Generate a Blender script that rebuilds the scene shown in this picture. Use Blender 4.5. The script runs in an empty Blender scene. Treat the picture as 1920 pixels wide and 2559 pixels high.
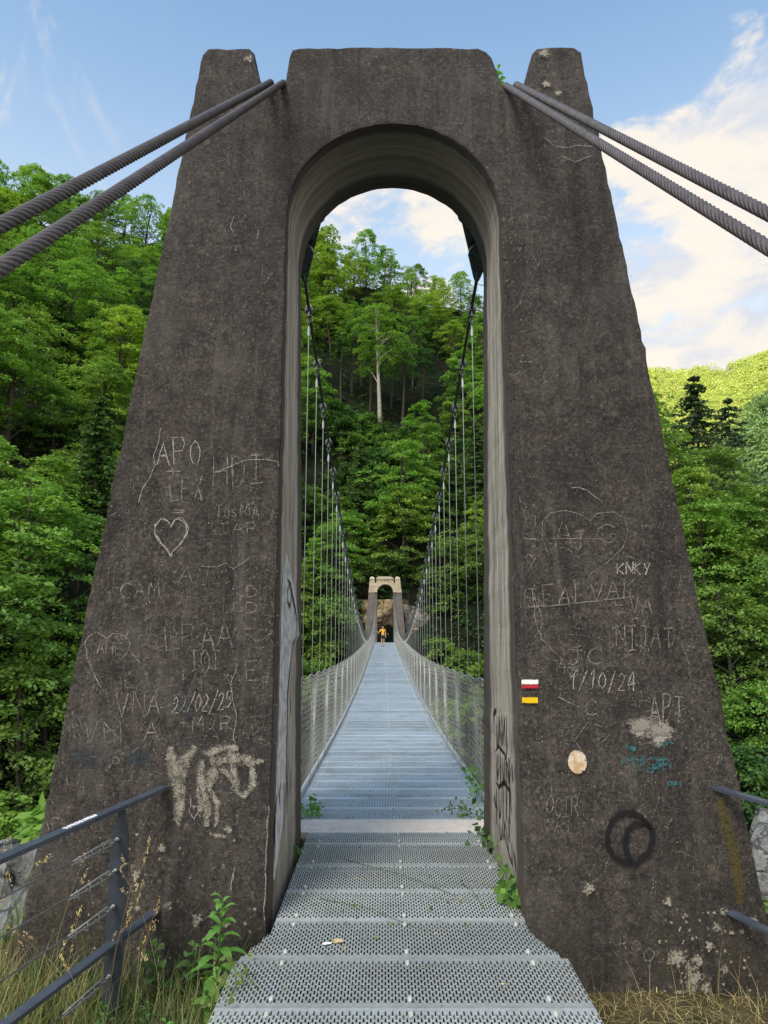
import bpy, bmesh, math, random
import numpy as np
from mathutils import Vector, Matrix
random.seed(5)
RNG = np.random.default_rng(11)
scene = bpy.context.scene
COL = scene.collection
R = math.radians

# ------------------------------------------------------------------ camera
CAM_H = 1.63
PITCH = R(9.24)
FPX = 1774.0           # focal length in pixels of the 1920 x 2559 photograph
cd = bpy.data.cameras.new("camera")
cam = bpy.data.objects.new("camera", cd)
COL.objects.link(cam)
cam.location = (0, 0, CAM_H)
cam.rotation_euler = (math.pi / 2 + PITCH, 0, 0)
cd.sensor_fit = 'VERTICAL'
cd.sensor_height = 36.0
cd.lens = FPX / 2559 * 36.0
cd.clip_start = 0.05
cd.clip_end = 4000
scene.camera = cam
scene.view_settings.view_transform = 'Standard'
scene.view_settings.look = 'None'
scene.view_settings.exposure = 0
scene.view_settings.gamma = 1
scene.cycles.max_bounces = 6
scene.cycles.diffuse_bounces = 3
scene.cycles.glossy_bounces = 3
scene.cycles.transmission_bounces = 3
scene.cycles.transparent_max_bounces = 16
scene.cycles.use_denoising = True

SC = 1920 / 1660.0
def ray(px, py):
    """survey helper: direction of a point read off the photograph (1660 px wide copy)"""
    u = (px * SC - 960) / FPX
    v = (1279.5 - py * SC) / FPX
    c, s = math.cos(PITCH), math.sin(PITCH)
    return Vector((u, c - v * s, s + v * c))
FY0, FSL = 4.289, 0.0575         # front face of the near tower: Y = FY0 + FSL*z
BY0, BSL = 5.99, -0.12           # rear face
def on_front(px, py):
    d = ray(px, py)
    t = (FY0 + FSL * CAM_H) / (d.y - FSL * d.z)
    return d.x * t, CAM_H + d.z * t      # x, z
def at_y(px, py, Y):
    d = ray(px, py)
    t = Y / d.y
    return Vector((d.x * t, Y, CAM_H + d.z * t))
def at_x(px, py, X):
    d = ray(px, py)
    t = X / d.x
    return Vector((X, d.y * t, CAM_H + d.z * t))

# ------------------------------------------------------------------ object helpers
def tag(o, label=None, cat=None, group=None, kind=None):
    if label: o['label'] = label
    if cat: o['category'] = cat
    if group: o['group'] = group
    if kind: o['kind'] = kind
    return o
def empty(name, loc=(0, 0, 0), label=None, cat=None, group=None):
    o = bpy.data.objects.new(name, None)
    o.empty_display_size = 0.2
    COL.objects.link(o)
    o.location = loc
    return tag(o, label, cat, group)
def link(name, me, parent=None):
    o = bpy.data.objects.new(name, me)
    COL.objects.link(o)
    if parent is not None: o.parent = parent
    return o

class MB:
    """collects vertices and faces in plain lists"""
    def __init__(s):
        s.v = []; s.f = []; s.uv = None; s.mi = []
    def add(s, vs, fs, mi=0):
        b = len(s.v)
        s.v.extend([tuple(p) for p in vs])
        s.f.extend([tuple(i + b for i in f) for f in fs])
        s.mi.extend([mi] * len(fs))
    def box(s, c, d, rot=None, mi=0):
        x, y, z = d[0] / 2, d[1] / 2, d[2] / 2
        vs = [Vector(p) for p in ((-x,-y,-z),(x,-y,-z),(x,y,-z),(-x,y,-z),(-x,-y,z),(x,-y,z),(x,y,z),(-x,y,z))]
        if rot is not None: vs = [rot @ p for p in vs]
        c = Vector(c)
        s.add([p + c for p in vs], [(0,3,2,1),(4,5,6,7),(0,1,5,4),(1,2,6,5),(2,3,7,6),(3,0,4,7)], mi)
    def tube(s, pts, rad, n=8, caps=True, mi=0):
        pts = [Vector(p) for p in pts]
        if not hasattr(rad, '__len__'): rad = [rad] * len(pts)
        rings = []
        up = None
        for i, p in enumerate(pts):
            a = pts[max(i - 1, 0)]; b = pts[min(i + 1, len(pts) - 1)]
            t = (b - a)
            if t.length < 1e-9: t = Vector((0, 0, 1))
            t.normalize()
            if up is None:
                up = Vector((0, 0, 1)) if abs(t.z) < 0.9 else Vector((1, 0, 0))
            x = t.cross(up)
            if x.length < 1e-6: x = t.orthogonal()
            x.normalize()
            y = x.cross(t).normalized()
            up = y
            rings.append([p + (x * math.cos(2 * math.pi * k / n) + y * math.sin(2 * math.pi * k / n)) * rad[i] for k in range(n)])
        vs = [q for r in rings for q in r]
        fs = []
        for i in range(len(pts) - 1):
            for k in range(n):
                k2 = (k + 1) % n
                fs.append((i*n+k, i*n+k2, (i+1)*n+k2, (i+1)*n+k))
        if caps:
            fs.append(tuple(range(n))[::-1]); fs.append(tuple((len(pts)-1)*n + k for k in range(n)))
        s.add(vs, fs, mi)
    def mesh(s, name, mats, smooth=False):
        me = bpy.data.meshes.new(name)
        me.from_pydata(s.v, [], s.f)
        if not isinstance(mats, (list, tuple)): mats = [mats]
        for m in mats: me.materials.append(m)
        if len(mats) > 1: me.polygons.foreach_set('material_index', s.mi)
        if smooth: me.polygons.foreach_set('use_smooth', [True] * len(me.polygons))
        me.update()
        return me
    def build(s, name, mats, parent=None, smooth=False):
        return link(name, s.mesh(name, mats, smooth), parent)

def bevel_obj(o, wd=0.003):
    md = o.modifiers.new('soft_edge', 'BEVEL'); md.width = wd; md.segments = 2; md.limit_method = 'ANGLE'
    return o
def mesh_np(name, v, f, mat, attrs=None, smooth=False):
    v = np.asarray(v, dtype=np.float32); f = np.asarray(f, dtype=np.int32)
    k = f.shape[1]
    me = bpy.data.meshes.new(name)
    me.vertices.add(len(v)); me.vertices.foreach_set('co', v.ravel())
    me.loops.add(f.size); me.loops.foreach_set('vertex_index', f.ravel())
    me.polygons.add(len(f))
    me.polygons.foreach_set('loop_start', np.arange(0, f.size, k, dtype=np.int32))
    me.polygons.foreach_set('loop_total', np.full(len(f), k, dtype=np.int32))
    if smooth: me.polygons.foreach_set('use_smooth', np.ones(len(f), dtype=bool))
    if isinstance(mat, (list, tuple)):
        for m in mat: me.materials.append(m)
    else: me.materials.append(mat)
    me.update(calc_edges=True)
    for nm, (dom, arr) in (attrs or {}).items():
        a = me.attributes.new(nm, 'FLOAT', dom)
        a.data.foreach_set('value', np.asarray(arr, dtype=np.float32))
    return me

# ------------------------------------------------------------------ materials
class NT:
    def __init__(s, name):
        s.m = bpy.data.materials.new(name); s.m.use_nodes = True
        s.t = s.m.node_tree; s.t.nodes.clear()
        s.out = s.t.nodes.new('ShaderNodeOutputMaterial')
    def n(s, typ, **kw):
        nd = s.t.nodes.new(typ)
        for k, v in kw.items():
            if k in nd.inputs: s.set(nd.inputs[k], v)
            else: setattr(nd, k, v)
        return nd
    def set(s, sock, v):
        if isinstance(v, bpy.types.NodeSocket): s.t.links.new(v, sock)
        elif isinstance(v, (tuple, list)) and sock.type == 'RGBA' and len(v) == 3: sock.default_value = (*v, 1)
        else: sock.default_value = v
    def coord(s, kind='Object'): return s.n('ShaderNodeTexCoord').outputs[kind]
    def map(s, vec, scale=(1,1,1), loc=(0,0,0)):
        nd = s.n('ShaderNodeMapping'); s.set(nd.inputs['Vector'], vec); nd.inputs['Scale'].default_value = scale; nd.inputs['Location'].default_value = loc
        return nd.outputs[0]
    def noise(s, vec, scale, detail=5, rough=0.6, dist=0.0, out='Fac'):
        nd = s.n('ShaderNodeTexNoise'); s.set(nd.inputs['Vector'], vec)
        nd.inputs['Scale'].default_value = scale; nd.inputs['Detail'].default_value = detail
        nd.inputs['Roughness'].default_value = rough; nd.inputs['Distortion'].default_value = dist
        return nd.outputs[out]
    def vor(s, vec, scale, out='Distance', feature='F1', rnd=1.0):
        nd = s.n('ShaderNodeTexVoronoi', feature=feature); s.set(nd.inputs['Vector'], vec); nd.inputs['Scale'].default_value = scale
        nd.inputs['Randomness'].default_value = rnd
        return nd.outputs[out]
    def math(s, op, a, b=0.0, c=0.0, clamp=False):
        nd = s.n('ShaderNodeMath', operation=op, use_clamp=clamp)
        s.set(nd.inputs[0], a); s.set(nd.inputs[1], b); s.set(nd.inputs[2], c)
        return nd.outputs[0]
    def step(s, x, a, b, lo=0.0, hi=1.0):
        nd = s.n('ShaderNodeMapRange', interpolation_type='SMOOTHSTEP')
        s.set(nd.inputs['Value'], x); nd.inputs['From Min'].default_value = a; nd.inputs['From Max'].default_value = b
        nd.inputs['To Min'].default_value = lo; nd.inputs['To Max'].default_value = hi
        return nd.outputs['Result']
    def mix(s, fac, a, b, blend='MIX'):
        nd = s.n('ShaderNodeMix', data_type='RGBA', blend_type=blend)
        s.set(nd.inputs[0], fac); s.set(nd.inputs[6], a); s.set(nd.inputs[7], b)
        return nd.outputs[2]
    def ramp(s, fac, stops):
        nd = s.n('ShaderNodeValToRGB'); s.set(nd.inputs[0], fac)
        el = nd.color_ramp.elements
        while len(el) < len(stops): el.new(0.5)
        for e, (p, c) in zip(el, stops): e.position = p; e.color = (*c, 1)
        return nd.outputs[0]
    def bump(s, h, strength=0.5, dist=0.01, normal=None):
        nd = s.n('ShaderNodeBump'); s.set(nd.inputs['Height'], h); nd.inputs['Strength'].default_value = strength; nd.inputs['Distance'].default_value = dist
        if normal is not None: s.set(nd.inputs['Normal'], normal)
        return nd.outputs[0]
    def sep(s, vec):
        nd = s.n('ShaderNodeSeparateXYZ'); s.set(nd.inputs[0], vec); return nd.outputs
    def pbsdf(s, color, rough=0.8, metal=0.0, normal=None, spec=0.5):
        nd = s.n('ShaderNodeBsdfPrincipled')
        s.set(nd.inputs['Base Color'], color); s.set(nd.inputs['Roughness'], rough); s.set(nd.inputs['Metallic'], metal)
        nd.inputs['Specular IOR Level'].default_value = spec
        if normal is not None: s.set(nd.inputs['Normal'], normal)
        return nd.outputs[0]
    def done(s, shader):
        s.t.links.new(shader, s.out.inputs['Surface']); return s.m

def mat_simple(name, color, rough=0.6, metal=0.0, var=0.25, scale=20.0, bump=0.0, spec=0.5):
    t = NT(name); v = t.coord()
    n = t.noise(v, scale, 5, 0.65)
    dark = tuple(c * (1 - var) for c in color); lite = tuple(min(1, c * (1 + var)) for c in color)
    c = t.ramp(n, [(0.3, dark), (0.7, lite)])
    nrm = t.bump(n, bump, 0.01) if bump else None
    r = t.step(t.noise(v, scale * 2.3, 3), 0.3, 0.7, max(0.05, rough - 0.12), min(1, rough + 0.12))
    return t.done(t.pbsdf(c, r, metal, nrm, spec))

def mat_concrete():
    t = NT('weathered_concrete'); v = t.coord()
    x, y, z = t.sep(v)
    big = t.noise(v, 0.9, 5, 0.6)
    mid = t.noise(v, 5.5, 6, 0.65, 0.4)
    fine = t.noise(v, 42, 6, 0.72)
    grit = t.noise(v, 120, 3, 0.7)
    med = t.noise(t.map(v, (1, 1, 0.8)), 17, 6, 0.7, 0.5)
    gr2 = t.noise(v, 64, 5, 0.75)
    base = t.math('ADD', t.math('ADD', t.math('MULTIPLY', mid, 0.28), t.math('MULTIPLY', med, 0.27)), t.math('MULTIPLY', gr2, 0.45))
    c = t.ramp(base, [(0.37, (0.015, 0.0125, 0.0115)), (0.5, (0.057, 0.048, 0.042)), (0.63, (0.125, 0.104, 0.087))])
    # faint horizontal pour joints and board lines
    pj = t.math('ABSOLUTE', t.math('SUBTRACT', t.math('FRACT', t.math('ADD', t.math('MULTIPLY', z, 1.05), t.math('MULTIPLY', t.noise(t.map(v, (1, 1, .2)), 1.6, 3), 0.12))), 0.5))
    c = t.mix(t.math('MULTIPLY', t.step(pj, 0.030, 0.004), t.step(t.noise(v, 2.2, 4), 0.46, 0.62, 0, 0.45)), c, (0.022, 0.018, 0.017))
    bl = t.noise(t.map(v, (0.6, 0.6, 22)), 1.0, 3, 0.5)
    c = t.mix(t.step(bl, 0.52, 0.7, 0, 0.22), c, (0.030, 0.026, 0.024))
    # rusty brown lichen toward the bottom, cooler and greyer toward the top
    hz = t.step(z, 2.6, 5.4)
    c = t.mix(t.math('MULTIPLY', hz, 0.6), c, t.mix(0.55, c, (0.060, 0.056, 0.058)))
    warm = t.math('MULTIPLY', t.step(t.noise(v, 9, 6, 0.75, 0.8), 0.53, 0.70), 0.36)
    c = t.mix(warm, c, (0.135, 0.092, 0.062))
    # fine light and dark grain
    c = t.mix(t.step(fine, 0.52, 0.72, 0, 0.7), c, (0.185, 0.160, 0.138))
    c = t.mix(t.step(fine, 0.5, 0.30, 0, 0.8), c, (0.018, 0.015, 0.014))
    # pale round lichen / aggregate specks of several sizes
    for sc_, rad, col, dens in ((19, 0.24, (0.21, 0.172, 0.13), 0.72), (8, 0.20, (0.19, 0.150, 0.11), 0.80), (46, 0.24, (0.27, 0.235, 0.20), 0.70)):
        vv = t.n('ShaderNodeTexVoronoi'); t.set(vv.inputs['Vector'], t.math and v); vv.inputs['Scale'].default_value = sc_
        dist = t.math('ADD', vv.outputs['Distance'], t.math('MULTIPLY', t.math('SUBTRACT', fine, 0.5), 0.9))
        pick = t.step(t.sep(vv.outputs['Color'])[0], dens, dens + 0.1)
        m = t.math('MULTIPLY', t.step(dist, rad, rad * 0.55), pick)
        c = t.mix(t.math('MULTIPLY', m, 0.5), c, col)
    # dark water stains running down
    st = t.noise(t.map(v, (6.5, 6.5, 0.35)), 1.0, 5, 0.6)
    c = t.mix(t.step(st, 0.50, 0.70, 0, 0.7), c, t.mix(0.7, c, (0.016, 0.014, 0.0135)))
    st2 = t.noise(t.map(v, (11, 11, 0.5), (3, 1, 0)), 1.0, 5, 0.6)
    c = t.mix(t.step(st2, 0.56, 0.76, 0, 0.4), c, (0.15, 0.134, 0.118))
    c = t.mix(t.step(big, 0.50, 0.70, 0, 0.65), c, t.mix(0.65, c, (0.021, 0.018, 0.0175)))
    c = t.mix(t.step(big, 0.46, 0.30, 0, 0.38), c, t.mix(0.5, c, (0.17, 0.15, 0.132)))
    ov = t.noise(t.map(v, (1.0, 1.0, 0.45), (5, 2, 1)), 2.6, 6, 0.7, 0.8)
    c = t.mix(t.step(ov, 0.54, 0.68, 0, 0.34), c, (0.135, 0.120, 0.106))
    c = t.mix(t.step(ov, 0.45, 0.33, 0, 0.42), c, (0.022, 0.019, 0.018))
    # low green-brown damp zone at the foot
    foot = t.math('MULTIPLY', t.step(z, 0.5, -0.3), t.step(t.noise(v, 6, 5, 0.7), 0.4, 0.65))
    c = t.mix(t.math('MULTIPLY', foot, 0.55), c, (0.050, 0.046, 0.024))
    # pits
    pv = t.vor(v, 30)
    pit = t.step(t.math('ADD', pv, t.math('MULTIPLY', mid, 0.35)), 0.26, 0.18)
    c = t.mix(t.math('MULTIPLY', pit, 0.8), c, (0.012, 0.010, 0.010))
    # cracks
    cr = t.vor(t.mix(0.18, v, t.noise(v, 3.0, 4, 0.6, out='Color')), 0.62, 'Distance', 'DISTANCE_TO_EDGE')
    crm = t.math('MULTIPLY', t.step(cr, 0.0022, 0.0007), t.step(t.noise(v, 1.3, 2), 0.56, 0.64))
    c = t.mix(t.math('MULTIPLY', crm, 0.5), c, (0.20, 0.18, 0.155))
    h = t.math('ADD', t.math('MULTIPLY', fine, 0.8), t.math('ADD', t.math('MULTIPLY', grit, 0.35), t.math('MULTIPLY', mid, 0.7)))
    h = t.math('SUBTRACT', h, t.math('MULTIPLY', pit, 0.9))
    return t.done(t.pbsdf(c, 0.93, 0, t.bump(h, 0.95, 0.02), 0.25))

def mat_jamb():
    """board-marked lining of the arch: pale streaky middle band, dark edges (UV: u depth, v height)"""
    t = NT('board_marked_concrete'); uv = t.n('ShaderNodeUVMap').outputs[0]
    u, w, _ = t.sep(uv)
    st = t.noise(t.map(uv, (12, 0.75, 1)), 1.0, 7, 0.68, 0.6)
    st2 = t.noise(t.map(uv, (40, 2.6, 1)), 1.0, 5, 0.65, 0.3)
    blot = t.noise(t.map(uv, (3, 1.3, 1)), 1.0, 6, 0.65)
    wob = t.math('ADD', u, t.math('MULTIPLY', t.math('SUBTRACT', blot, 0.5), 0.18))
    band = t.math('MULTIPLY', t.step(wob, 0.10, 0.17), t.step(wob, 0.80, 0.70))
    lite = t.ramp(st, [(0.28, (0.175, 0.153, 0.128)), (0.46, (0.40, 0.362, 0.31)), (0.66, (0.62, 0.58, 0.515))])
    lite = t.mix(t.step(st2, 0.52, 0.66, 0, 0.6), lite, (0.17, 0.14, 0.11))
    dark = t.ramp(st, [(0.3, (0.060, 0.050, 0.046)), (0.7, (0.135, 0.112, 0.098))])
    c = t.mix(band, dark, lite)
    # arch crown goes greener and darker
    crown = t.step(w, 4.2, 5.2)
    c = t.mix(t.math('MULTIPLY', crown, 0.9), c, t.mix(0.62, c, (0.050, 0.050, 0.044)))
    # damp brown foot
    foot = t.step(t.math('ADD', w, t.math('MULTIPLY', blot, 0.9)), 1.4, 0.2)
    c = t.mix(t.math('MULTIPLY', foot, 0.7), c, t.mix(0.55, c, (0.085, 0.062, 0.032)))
    c = t.mix(t.step(t.noise(t.map(uv, (9, 8, 1)), 3.0, 6, 0.7), 0.56, 0.7, 0, 0.4), c, (0.07, 0.06, 0.052))
    gj = t.noise(t.map(uv, (30, 16, 1)), 2.0, 6, 0.75)
    c = t.mix(t.step(gj, 0.5, 0.72, 0, 0.45), c, (0.09, 0.076, 0.064))
    c = t.mix(t.step(blot, 0.50, 0.72, 0, 0.45), c, (0.16, 0.138, 0.115))
    h = t.math('ADD', t.math('ADD', st2, gj), t.math('MULTIPLY', st, 1.0))
    return t.done(t.pbsdf(c, 0.9, 0, t.bump(h, 0.5, 0.012), 0.25))

def mat_mark(name, color, dens=0.55, scale=130.0, soft=0.6, rough=0.9, color2=None, contrast=0.9, amax=1.0):
    """chalk, paint and lichen marks: broken up by the grain of the concrete (UV.x runs across the mark)"""
    t = NT(name); v = t.coord()
    u = t.sep(t.n('ShaderNodeUVMap').outputs[0])[0]
    e = t.math('ABSOLUTE', t.math('SUBTRACT', t.math('MULTIPLY', u, 2.0), 1.0))
    n = t.math('ADD', t.math('MULTIPLY', t.noise(v, scale, 4, 0.75), 0.65), t.math('MULTIPLY', t.noise(v, scale * 0.16, 4, 0.7), 0.35))
    a = t.math('ADD', t.math('MULTIPLY', t.math('SUBTRACT', n, 0.5), 5.0 * contrast), dens)
    a = t.math('SUBTRACT', a, t.math('MULTIPLY', t.math('POWER', e, 2.2), soft))
    a = t.step(a, 0.0, 0.75, 0.0, amax)
    c = color if color2 is None else t.mix(t.step(t.noise(v, 14, 4, 0.7), 0.42, 0.6), color, color2)
    sh = t.pbsdf(c, rough, 0, None, 0.2)
    mx = t.n('ShaderNodeMixShader'); tr = t.n('ShaderNodeBsdfTransparent')
    t.set(mx.inputs[0], a); t.t.links.new(tr.outputs[0], mx.inputs[1]); t.t.links.new(sh, mx.inputs[2])
    return t.done(mx.outputs[0])

def mat_galv(name, base=(0.42, 0.46, 0.49), rough=0.42, metal=0.75):
    t = NT(name); v = t.coord()
    g = t.n('ShaderNodeNewGeometry').outputs['Position']
    sp = t.vor(g, 55, 'Color')
    n = t.noise(g, 2.1, 6, 0.7); n2 = t.noise(g, 16, 5, 0.7)
    c = t.mix(0.22, base, t.mix(1.0, base, t.n('ShaderNodeRGBToBW', Color=sp).outputs[0], 'MULTIPLY'))
    c = t.mix(t.step(n, 0.45, 0.7, 0, 0.5), c, (0.30, 0.30, 0.28))
    c = t.mix(t.step(n2, 0.58, 0.74, 0, 0.45), c, (0.17, 0.16, 0.13))
    rnd = t.n('ShaderNodeObjectInfo').outputs['Random']
    c = t.mix(1.0, c, t.ramp(rnd, [(0.0, (0.80, 0.80, 0.79)), (1.0, (1.06, 1.06, 1.06))]), 'MULTIPLY')
    gx = t.noise(t.map(g, (1, 3.0, 1)), 4.5, 6, 0.75)
    c = t.mix(t.step(gx, 0.54, 0.70, 0, 0.55), c, (0.20, 0.185, 0.145))
    r = t.step(n2, 0.3, 0.7, rough - 0.1, rough + 0.16)
    return t.done(t.pbsdf(c, r, metal, t.bump(n2, 0.2, 0.004)))

def mat_leaf(name, dark, mid, lite, trans=0.35, var=0.22, zlo=0.0, zhi=11.0):
    t = NT(name)
    tint = t.n('ShaderNodeAttribute', attribute_name='tint').outputs['Fac']
    rnd = t.n('ShaderNodeObjectInfo').outputs['Random']
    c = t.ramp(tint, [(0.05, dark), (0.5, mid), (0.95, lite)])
    hs = t.n('ShaderNodeHueSaturation')
    t.set(hs.inputs['Hue'], t.math('ADD', 0.5, t.math('MULTIPLY', t.math('SUBTRACT', rnd, 0.5), -0.032)))
    r2 = t.math('FRACT', t.math('MULTIPLY', rnd, 17.3))
    t.set(hs.inputs['Value'], t.math('ADD', 1.46 - var / 2, t.math('MULTIPLY', r2, var)))
    hs.inputs['Saturation'].default_value = 0.93
    t.set(hs.inputs['Color'], c)
    d = t.pbsdf(hs.outputs[0], 0.55, 0, None, 0.25)
    tl = t.n('ShaderNodeBsdfTranslucent'); t.set(tl.inputs[0], t.mix(1.0, hs.outputs[0], (1.08, 1.32, 0.6), 'MULTIPLY'))
    mx = t.n('ShaderNodeMixShader'); mx.inputs[0].default_value = trans
    t.t.links.new(d, mx.inputs[1]); t.t.links.new(tl.outputs[0], mx.inputs[2])
    return t.done(mx.outputs[0])

def mat_rock(name, base, dark, moss=0.4, scale=1.0):
    t = NT(name); v = t.coord()
    g = t.n('ShaderNodeNewGeometry').outputs['Position']
    n = t.noise(g, 0.7 * scale, 8, 0.7, 0.5); n2 = t.noise(g, 4.0 * scale, 6, 0.72)
    cr = t.vor(t.mix(0.3, g, t.noise(g, 1.2 * scale, 4, out='Color')), 1.1 * scale, 'Distance', 'DISTANCE_TO_EDGE')
    c = t.ramp(n, [(0.32, dark), (0.5, base), (0.72, tuple(min(1, q * 1.35) for q in base))])
    c = t.mix(t.step(n2, 0.5, 0.72, 0, 0.7), c, tuple(q * 0.45 for q in base))
    c = t.mix(t.step(cr, 0.06, 0.0, 0, 0.8), c, tuple(q * 0.3 for q in dark))
    c = t.mix(t.math('MULTIPLY', t.step(t.noise(g, 1.6 * scale, 6, 0.7), 0.5, 0.62), moss), c, (0.03, 0.045, 0.012))
    h = t.math('ADD', n2, t.math('MULTIPLY', t.step(cr, 0.0, 0.15), 0.6))
    return t.done(t.pbsdf(c, 0.95, 0, t.bump(h, 0.9, 0.12), 0.2))

def mat_ground():
    t = NT('forest_floor'); g = t.n('ShaderNodeNewGeometry').outputs['Position']
    nz = t.sep(t.n('ShaderNodeNewGeometry').outputs['Normal'])[2]
    n = t.noise(g, 0.35, 7, 0.7); n2 = t.noise(g, 3.0, 6, 0.7)
    soil = t.ramp(n2, [(0.3, (0.005, 0.005, 0.004)), (0.55, (0.010, 0.010, 0.006)), (0.75, (0.018, 0.017, 0.010))])
    green = t.ramp(n2, [(0.3, (0.005, 0.009, 0.004)), (0.7, (0.014, 0.024, 0.008))])
    c = t.mix(t.step(n, 0.42, 0.58), soil, green)
    y = t.sep(g)[1]
    near = t.step(y, 9.0, 5.0)
    dry = t.ramp(n2, [(0.3, (0.045, 0.033, 0.016)), (0.6, (0.11, 0.085, 0.042)), (0.8, (0.17, 0.135, 0.07))])
    c = t.mix(t.math('MULTIPLY', near, 0.75), c, dry)
    return t.done(t.pbsdf(c, 0.95, 0, t.bump(n2, 0.8, 0.08), 0.15))

M = {}
M['concrete'] = mat_concrete()
M['jamb'] = mat_jamb()
M['galv'] = mat_galv('galvanised_grating', (0.52, 0.55, 0.54), 0.5, 0.25)
M['galv_deck'] = mat_galv('galvanised_deck', (0.64, 0.735, 0.82), 0.45, 0.2)
M['clip'] = mat_simple('pale_fixing_clip', (0.58, 0.57, 0.52), 0.5, 0.1, 0.15, 60)
M['plate'] = mat_simple('pale_tread_plate', (0.68, 0.60, 0.53), 0.75, 0.0, 0.12, 9, 0.15)
M['wire'] = mat_simple('stainless_wire', (0.52, 0.515, 0.48), 0.5, 0.3, 0.15, 6)
M['ropegrey'] = mat_simple('grey_wire_rope', (0.27, 0.265, 0.245), 0.6, 0.3, 0.3, 60)
M['rod'] = mat_simple('grey_steel_rod', (0.27, 0.285, 0.27), 0.5, 0.3, 0.2, 9)
M['blacksteel'] = mat_simple('dark_painted_steel', (0.045, 0.056, 0.062), 0.32, 0.0, 0.3, 14, 0.1)
M['pinsteel'] = mat_simple('rim_highlight_pin_steel', (0.085, 0.10, 0.11), 0.35, 0.1, 0.3, 18, 0.1)  # brighter than the sockets: highlight on the rims painted as colour
M['maincable'] = mat_simple('dark_steel_cable', (0.035, 0.042, 0.043), 0.4, 0.4, 0.3, 25)
M['clamp'] = mat_simple('galvanised_clamp', (0.12, 0.13, 0.127), 0.55, 0.3, 0.35, 40, 0.2)
M['ferrule'] = mat_simple('bright_ferrule', (0.44, 0.45, 0.44), 0.45, 0.4, 0.1, 40)
M['rail'] = mat_simple('blue_grey_painted_steel', (0.070, 0.083, 0.108), 0.48, 0.1, 0.22, 7, 0.06)
M['rail_dark'] = mat_simple('blue_grey_painted_post', (0.040, 0.047, 0.060), 0.45, 0.1, 0.2, 9, 0.06)  # darker blue-grey for posts, bearers and beams
M['bolt'] = mat_simple('zinc_bolt', (0.30, 0.30, 0.29), 0.45, 0.6, 0.3, 50)
M['ground'] = mat_ground()
M['rock_pale'] = mat_rock('pale_limestone', (0.30, 0.295, 0.28), (0.10, 0.10, 0.095), 0.45, 2.2)
M['cliff'] = mat_rock('ochre_cliff_rock', (0.36, 0.265, 0.155), (0.055, 0.045, 0.028), 0.7, 1.0)
M['cliff_grey'] = mat_rock('grey_cliff_rock', (0.36, 0.31, 0.265), (0.15, 0.13, 0.115), 0.3, 0.8)
def mat_strand():
    t = NT('twisted_cable_strand'); u = t.n('ShaderNodeUVMap').outputs[0]
    a, b, _ = t.sep(u)
    # fine lay of the single wires inside each strand
    w = t.math('SINE', t.math('ADD', t.math('MULTIPLY', a, 2 * math.pi * 42), t.math('MULTIPLY', b, 900.0)))
    v = t.coord(); n = t.noise(v, 14, 5, 0.7)
    c = t.ramp(n, [(0.3, (0.085, 0.072, 0.073)), (0.7, (0.165, 0.142, 0.140))])
    c = t.mix(t.step(w, -0.2, 1.0, 0, 0.3), c, (0.030, 0.026, 0.027))
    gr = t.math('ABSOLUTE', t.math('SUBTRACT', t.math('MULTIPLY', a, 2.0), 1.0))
    c = t.mix(t.step(gr, 0.62, 0.98, 0, 0.9), c, (0.010, 0.009, 0.009))  # grooves between strands: grime plus crevice shade painted into the colour
    return t.done(t.pbsdf(c, 0.5, 0.25, t.bump(w, 0.35, 0.001)))
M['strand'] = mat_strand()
LEAF = {
 'pale':  mat_leaf('leaf_yellow_green', (0.070, 0.120, 0.014), (0.175, 0.260, 0.026), (0.270, 0.360, 0.040), 0.42),
 'fresh': mat_leaf('leaf_fresh_green',  (0.050, 0.098, 0.015), (0.135, 0.228, 0.030), (0.220, 0.325, 0.045), 0.42),
 'mid':   mat_leaf('leaf_mid_green',    (0.034, 0.070, 0.014), (0.094, 0.172, 0.028), (0.165, 0.262, 0.042), 0.40),
 'deep':  mat_leaf('leaf_deep_green',   (0.018, 0.042, 0.012), (0.050, 0.104, 0.025), (0.098, 0.175, 0.038), 0.36),
 'spruce':mat_leaf('spruce_needles',    (0.016, 0.032, 0.016), (0.038, 0.072, 0.030), (0.070, 0.115, 0.046), 0.2),
 'haze':  mat_leaf('leaf_painted_haze_green',   (0.115, 0.165, 0.055), (0.185, 0.255, 0.070), (0.260, 0.335, 0.090), 0.30),  # distance haze is mixed into these paler leaf colours
 'sunny': mat_leaf('leaf_painted_sun_yellow',(0.400, 0.430, 0.110), (0.500, 0.520, 0.125), (0.600, 0.600, 0.150), 0.35, 0.25),  # sunshine on the far hill is put into this bright yellow leaf colour
 'herb':  mat_leaf('leaf_herb_green',   (0.050, 0.110, 0.018), (0.105, 0.220, 0.032), (0.160, 0.300, 0.045), 0.35),
 'ivy':   mat_leaf('leaf_bramble',      (0.018, 0.040, 0.013), (0.042, 0.090, 0.024), (0.100, 0.165, 0.040), 0.25),
 'straw': mat_leaf('dry_straw',         (0.170, 0.105, 0.036), (0.380, 0.260, 0.100), (0.560, 0.420, 0.195), 0.25),
 'grass': mat_leaf('grass_blade',       (0.036, 0.060, 0.014), (0.090, 0.135, 0.032), (0.180, 0.200, 0.065), 0.3),
}
M['bark'] = mat_simple('tree_bark', (0.060, 0.052, 0.042), 0.9, 0, 0.4, 5, 0.6, 0.2)
M['bark_pale'] = mat_simple('pale_tree_bark', (0.36, 0.32, 0.27), 0.9, 0, 0.35, 3, 0.5, 0.2)

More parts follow.
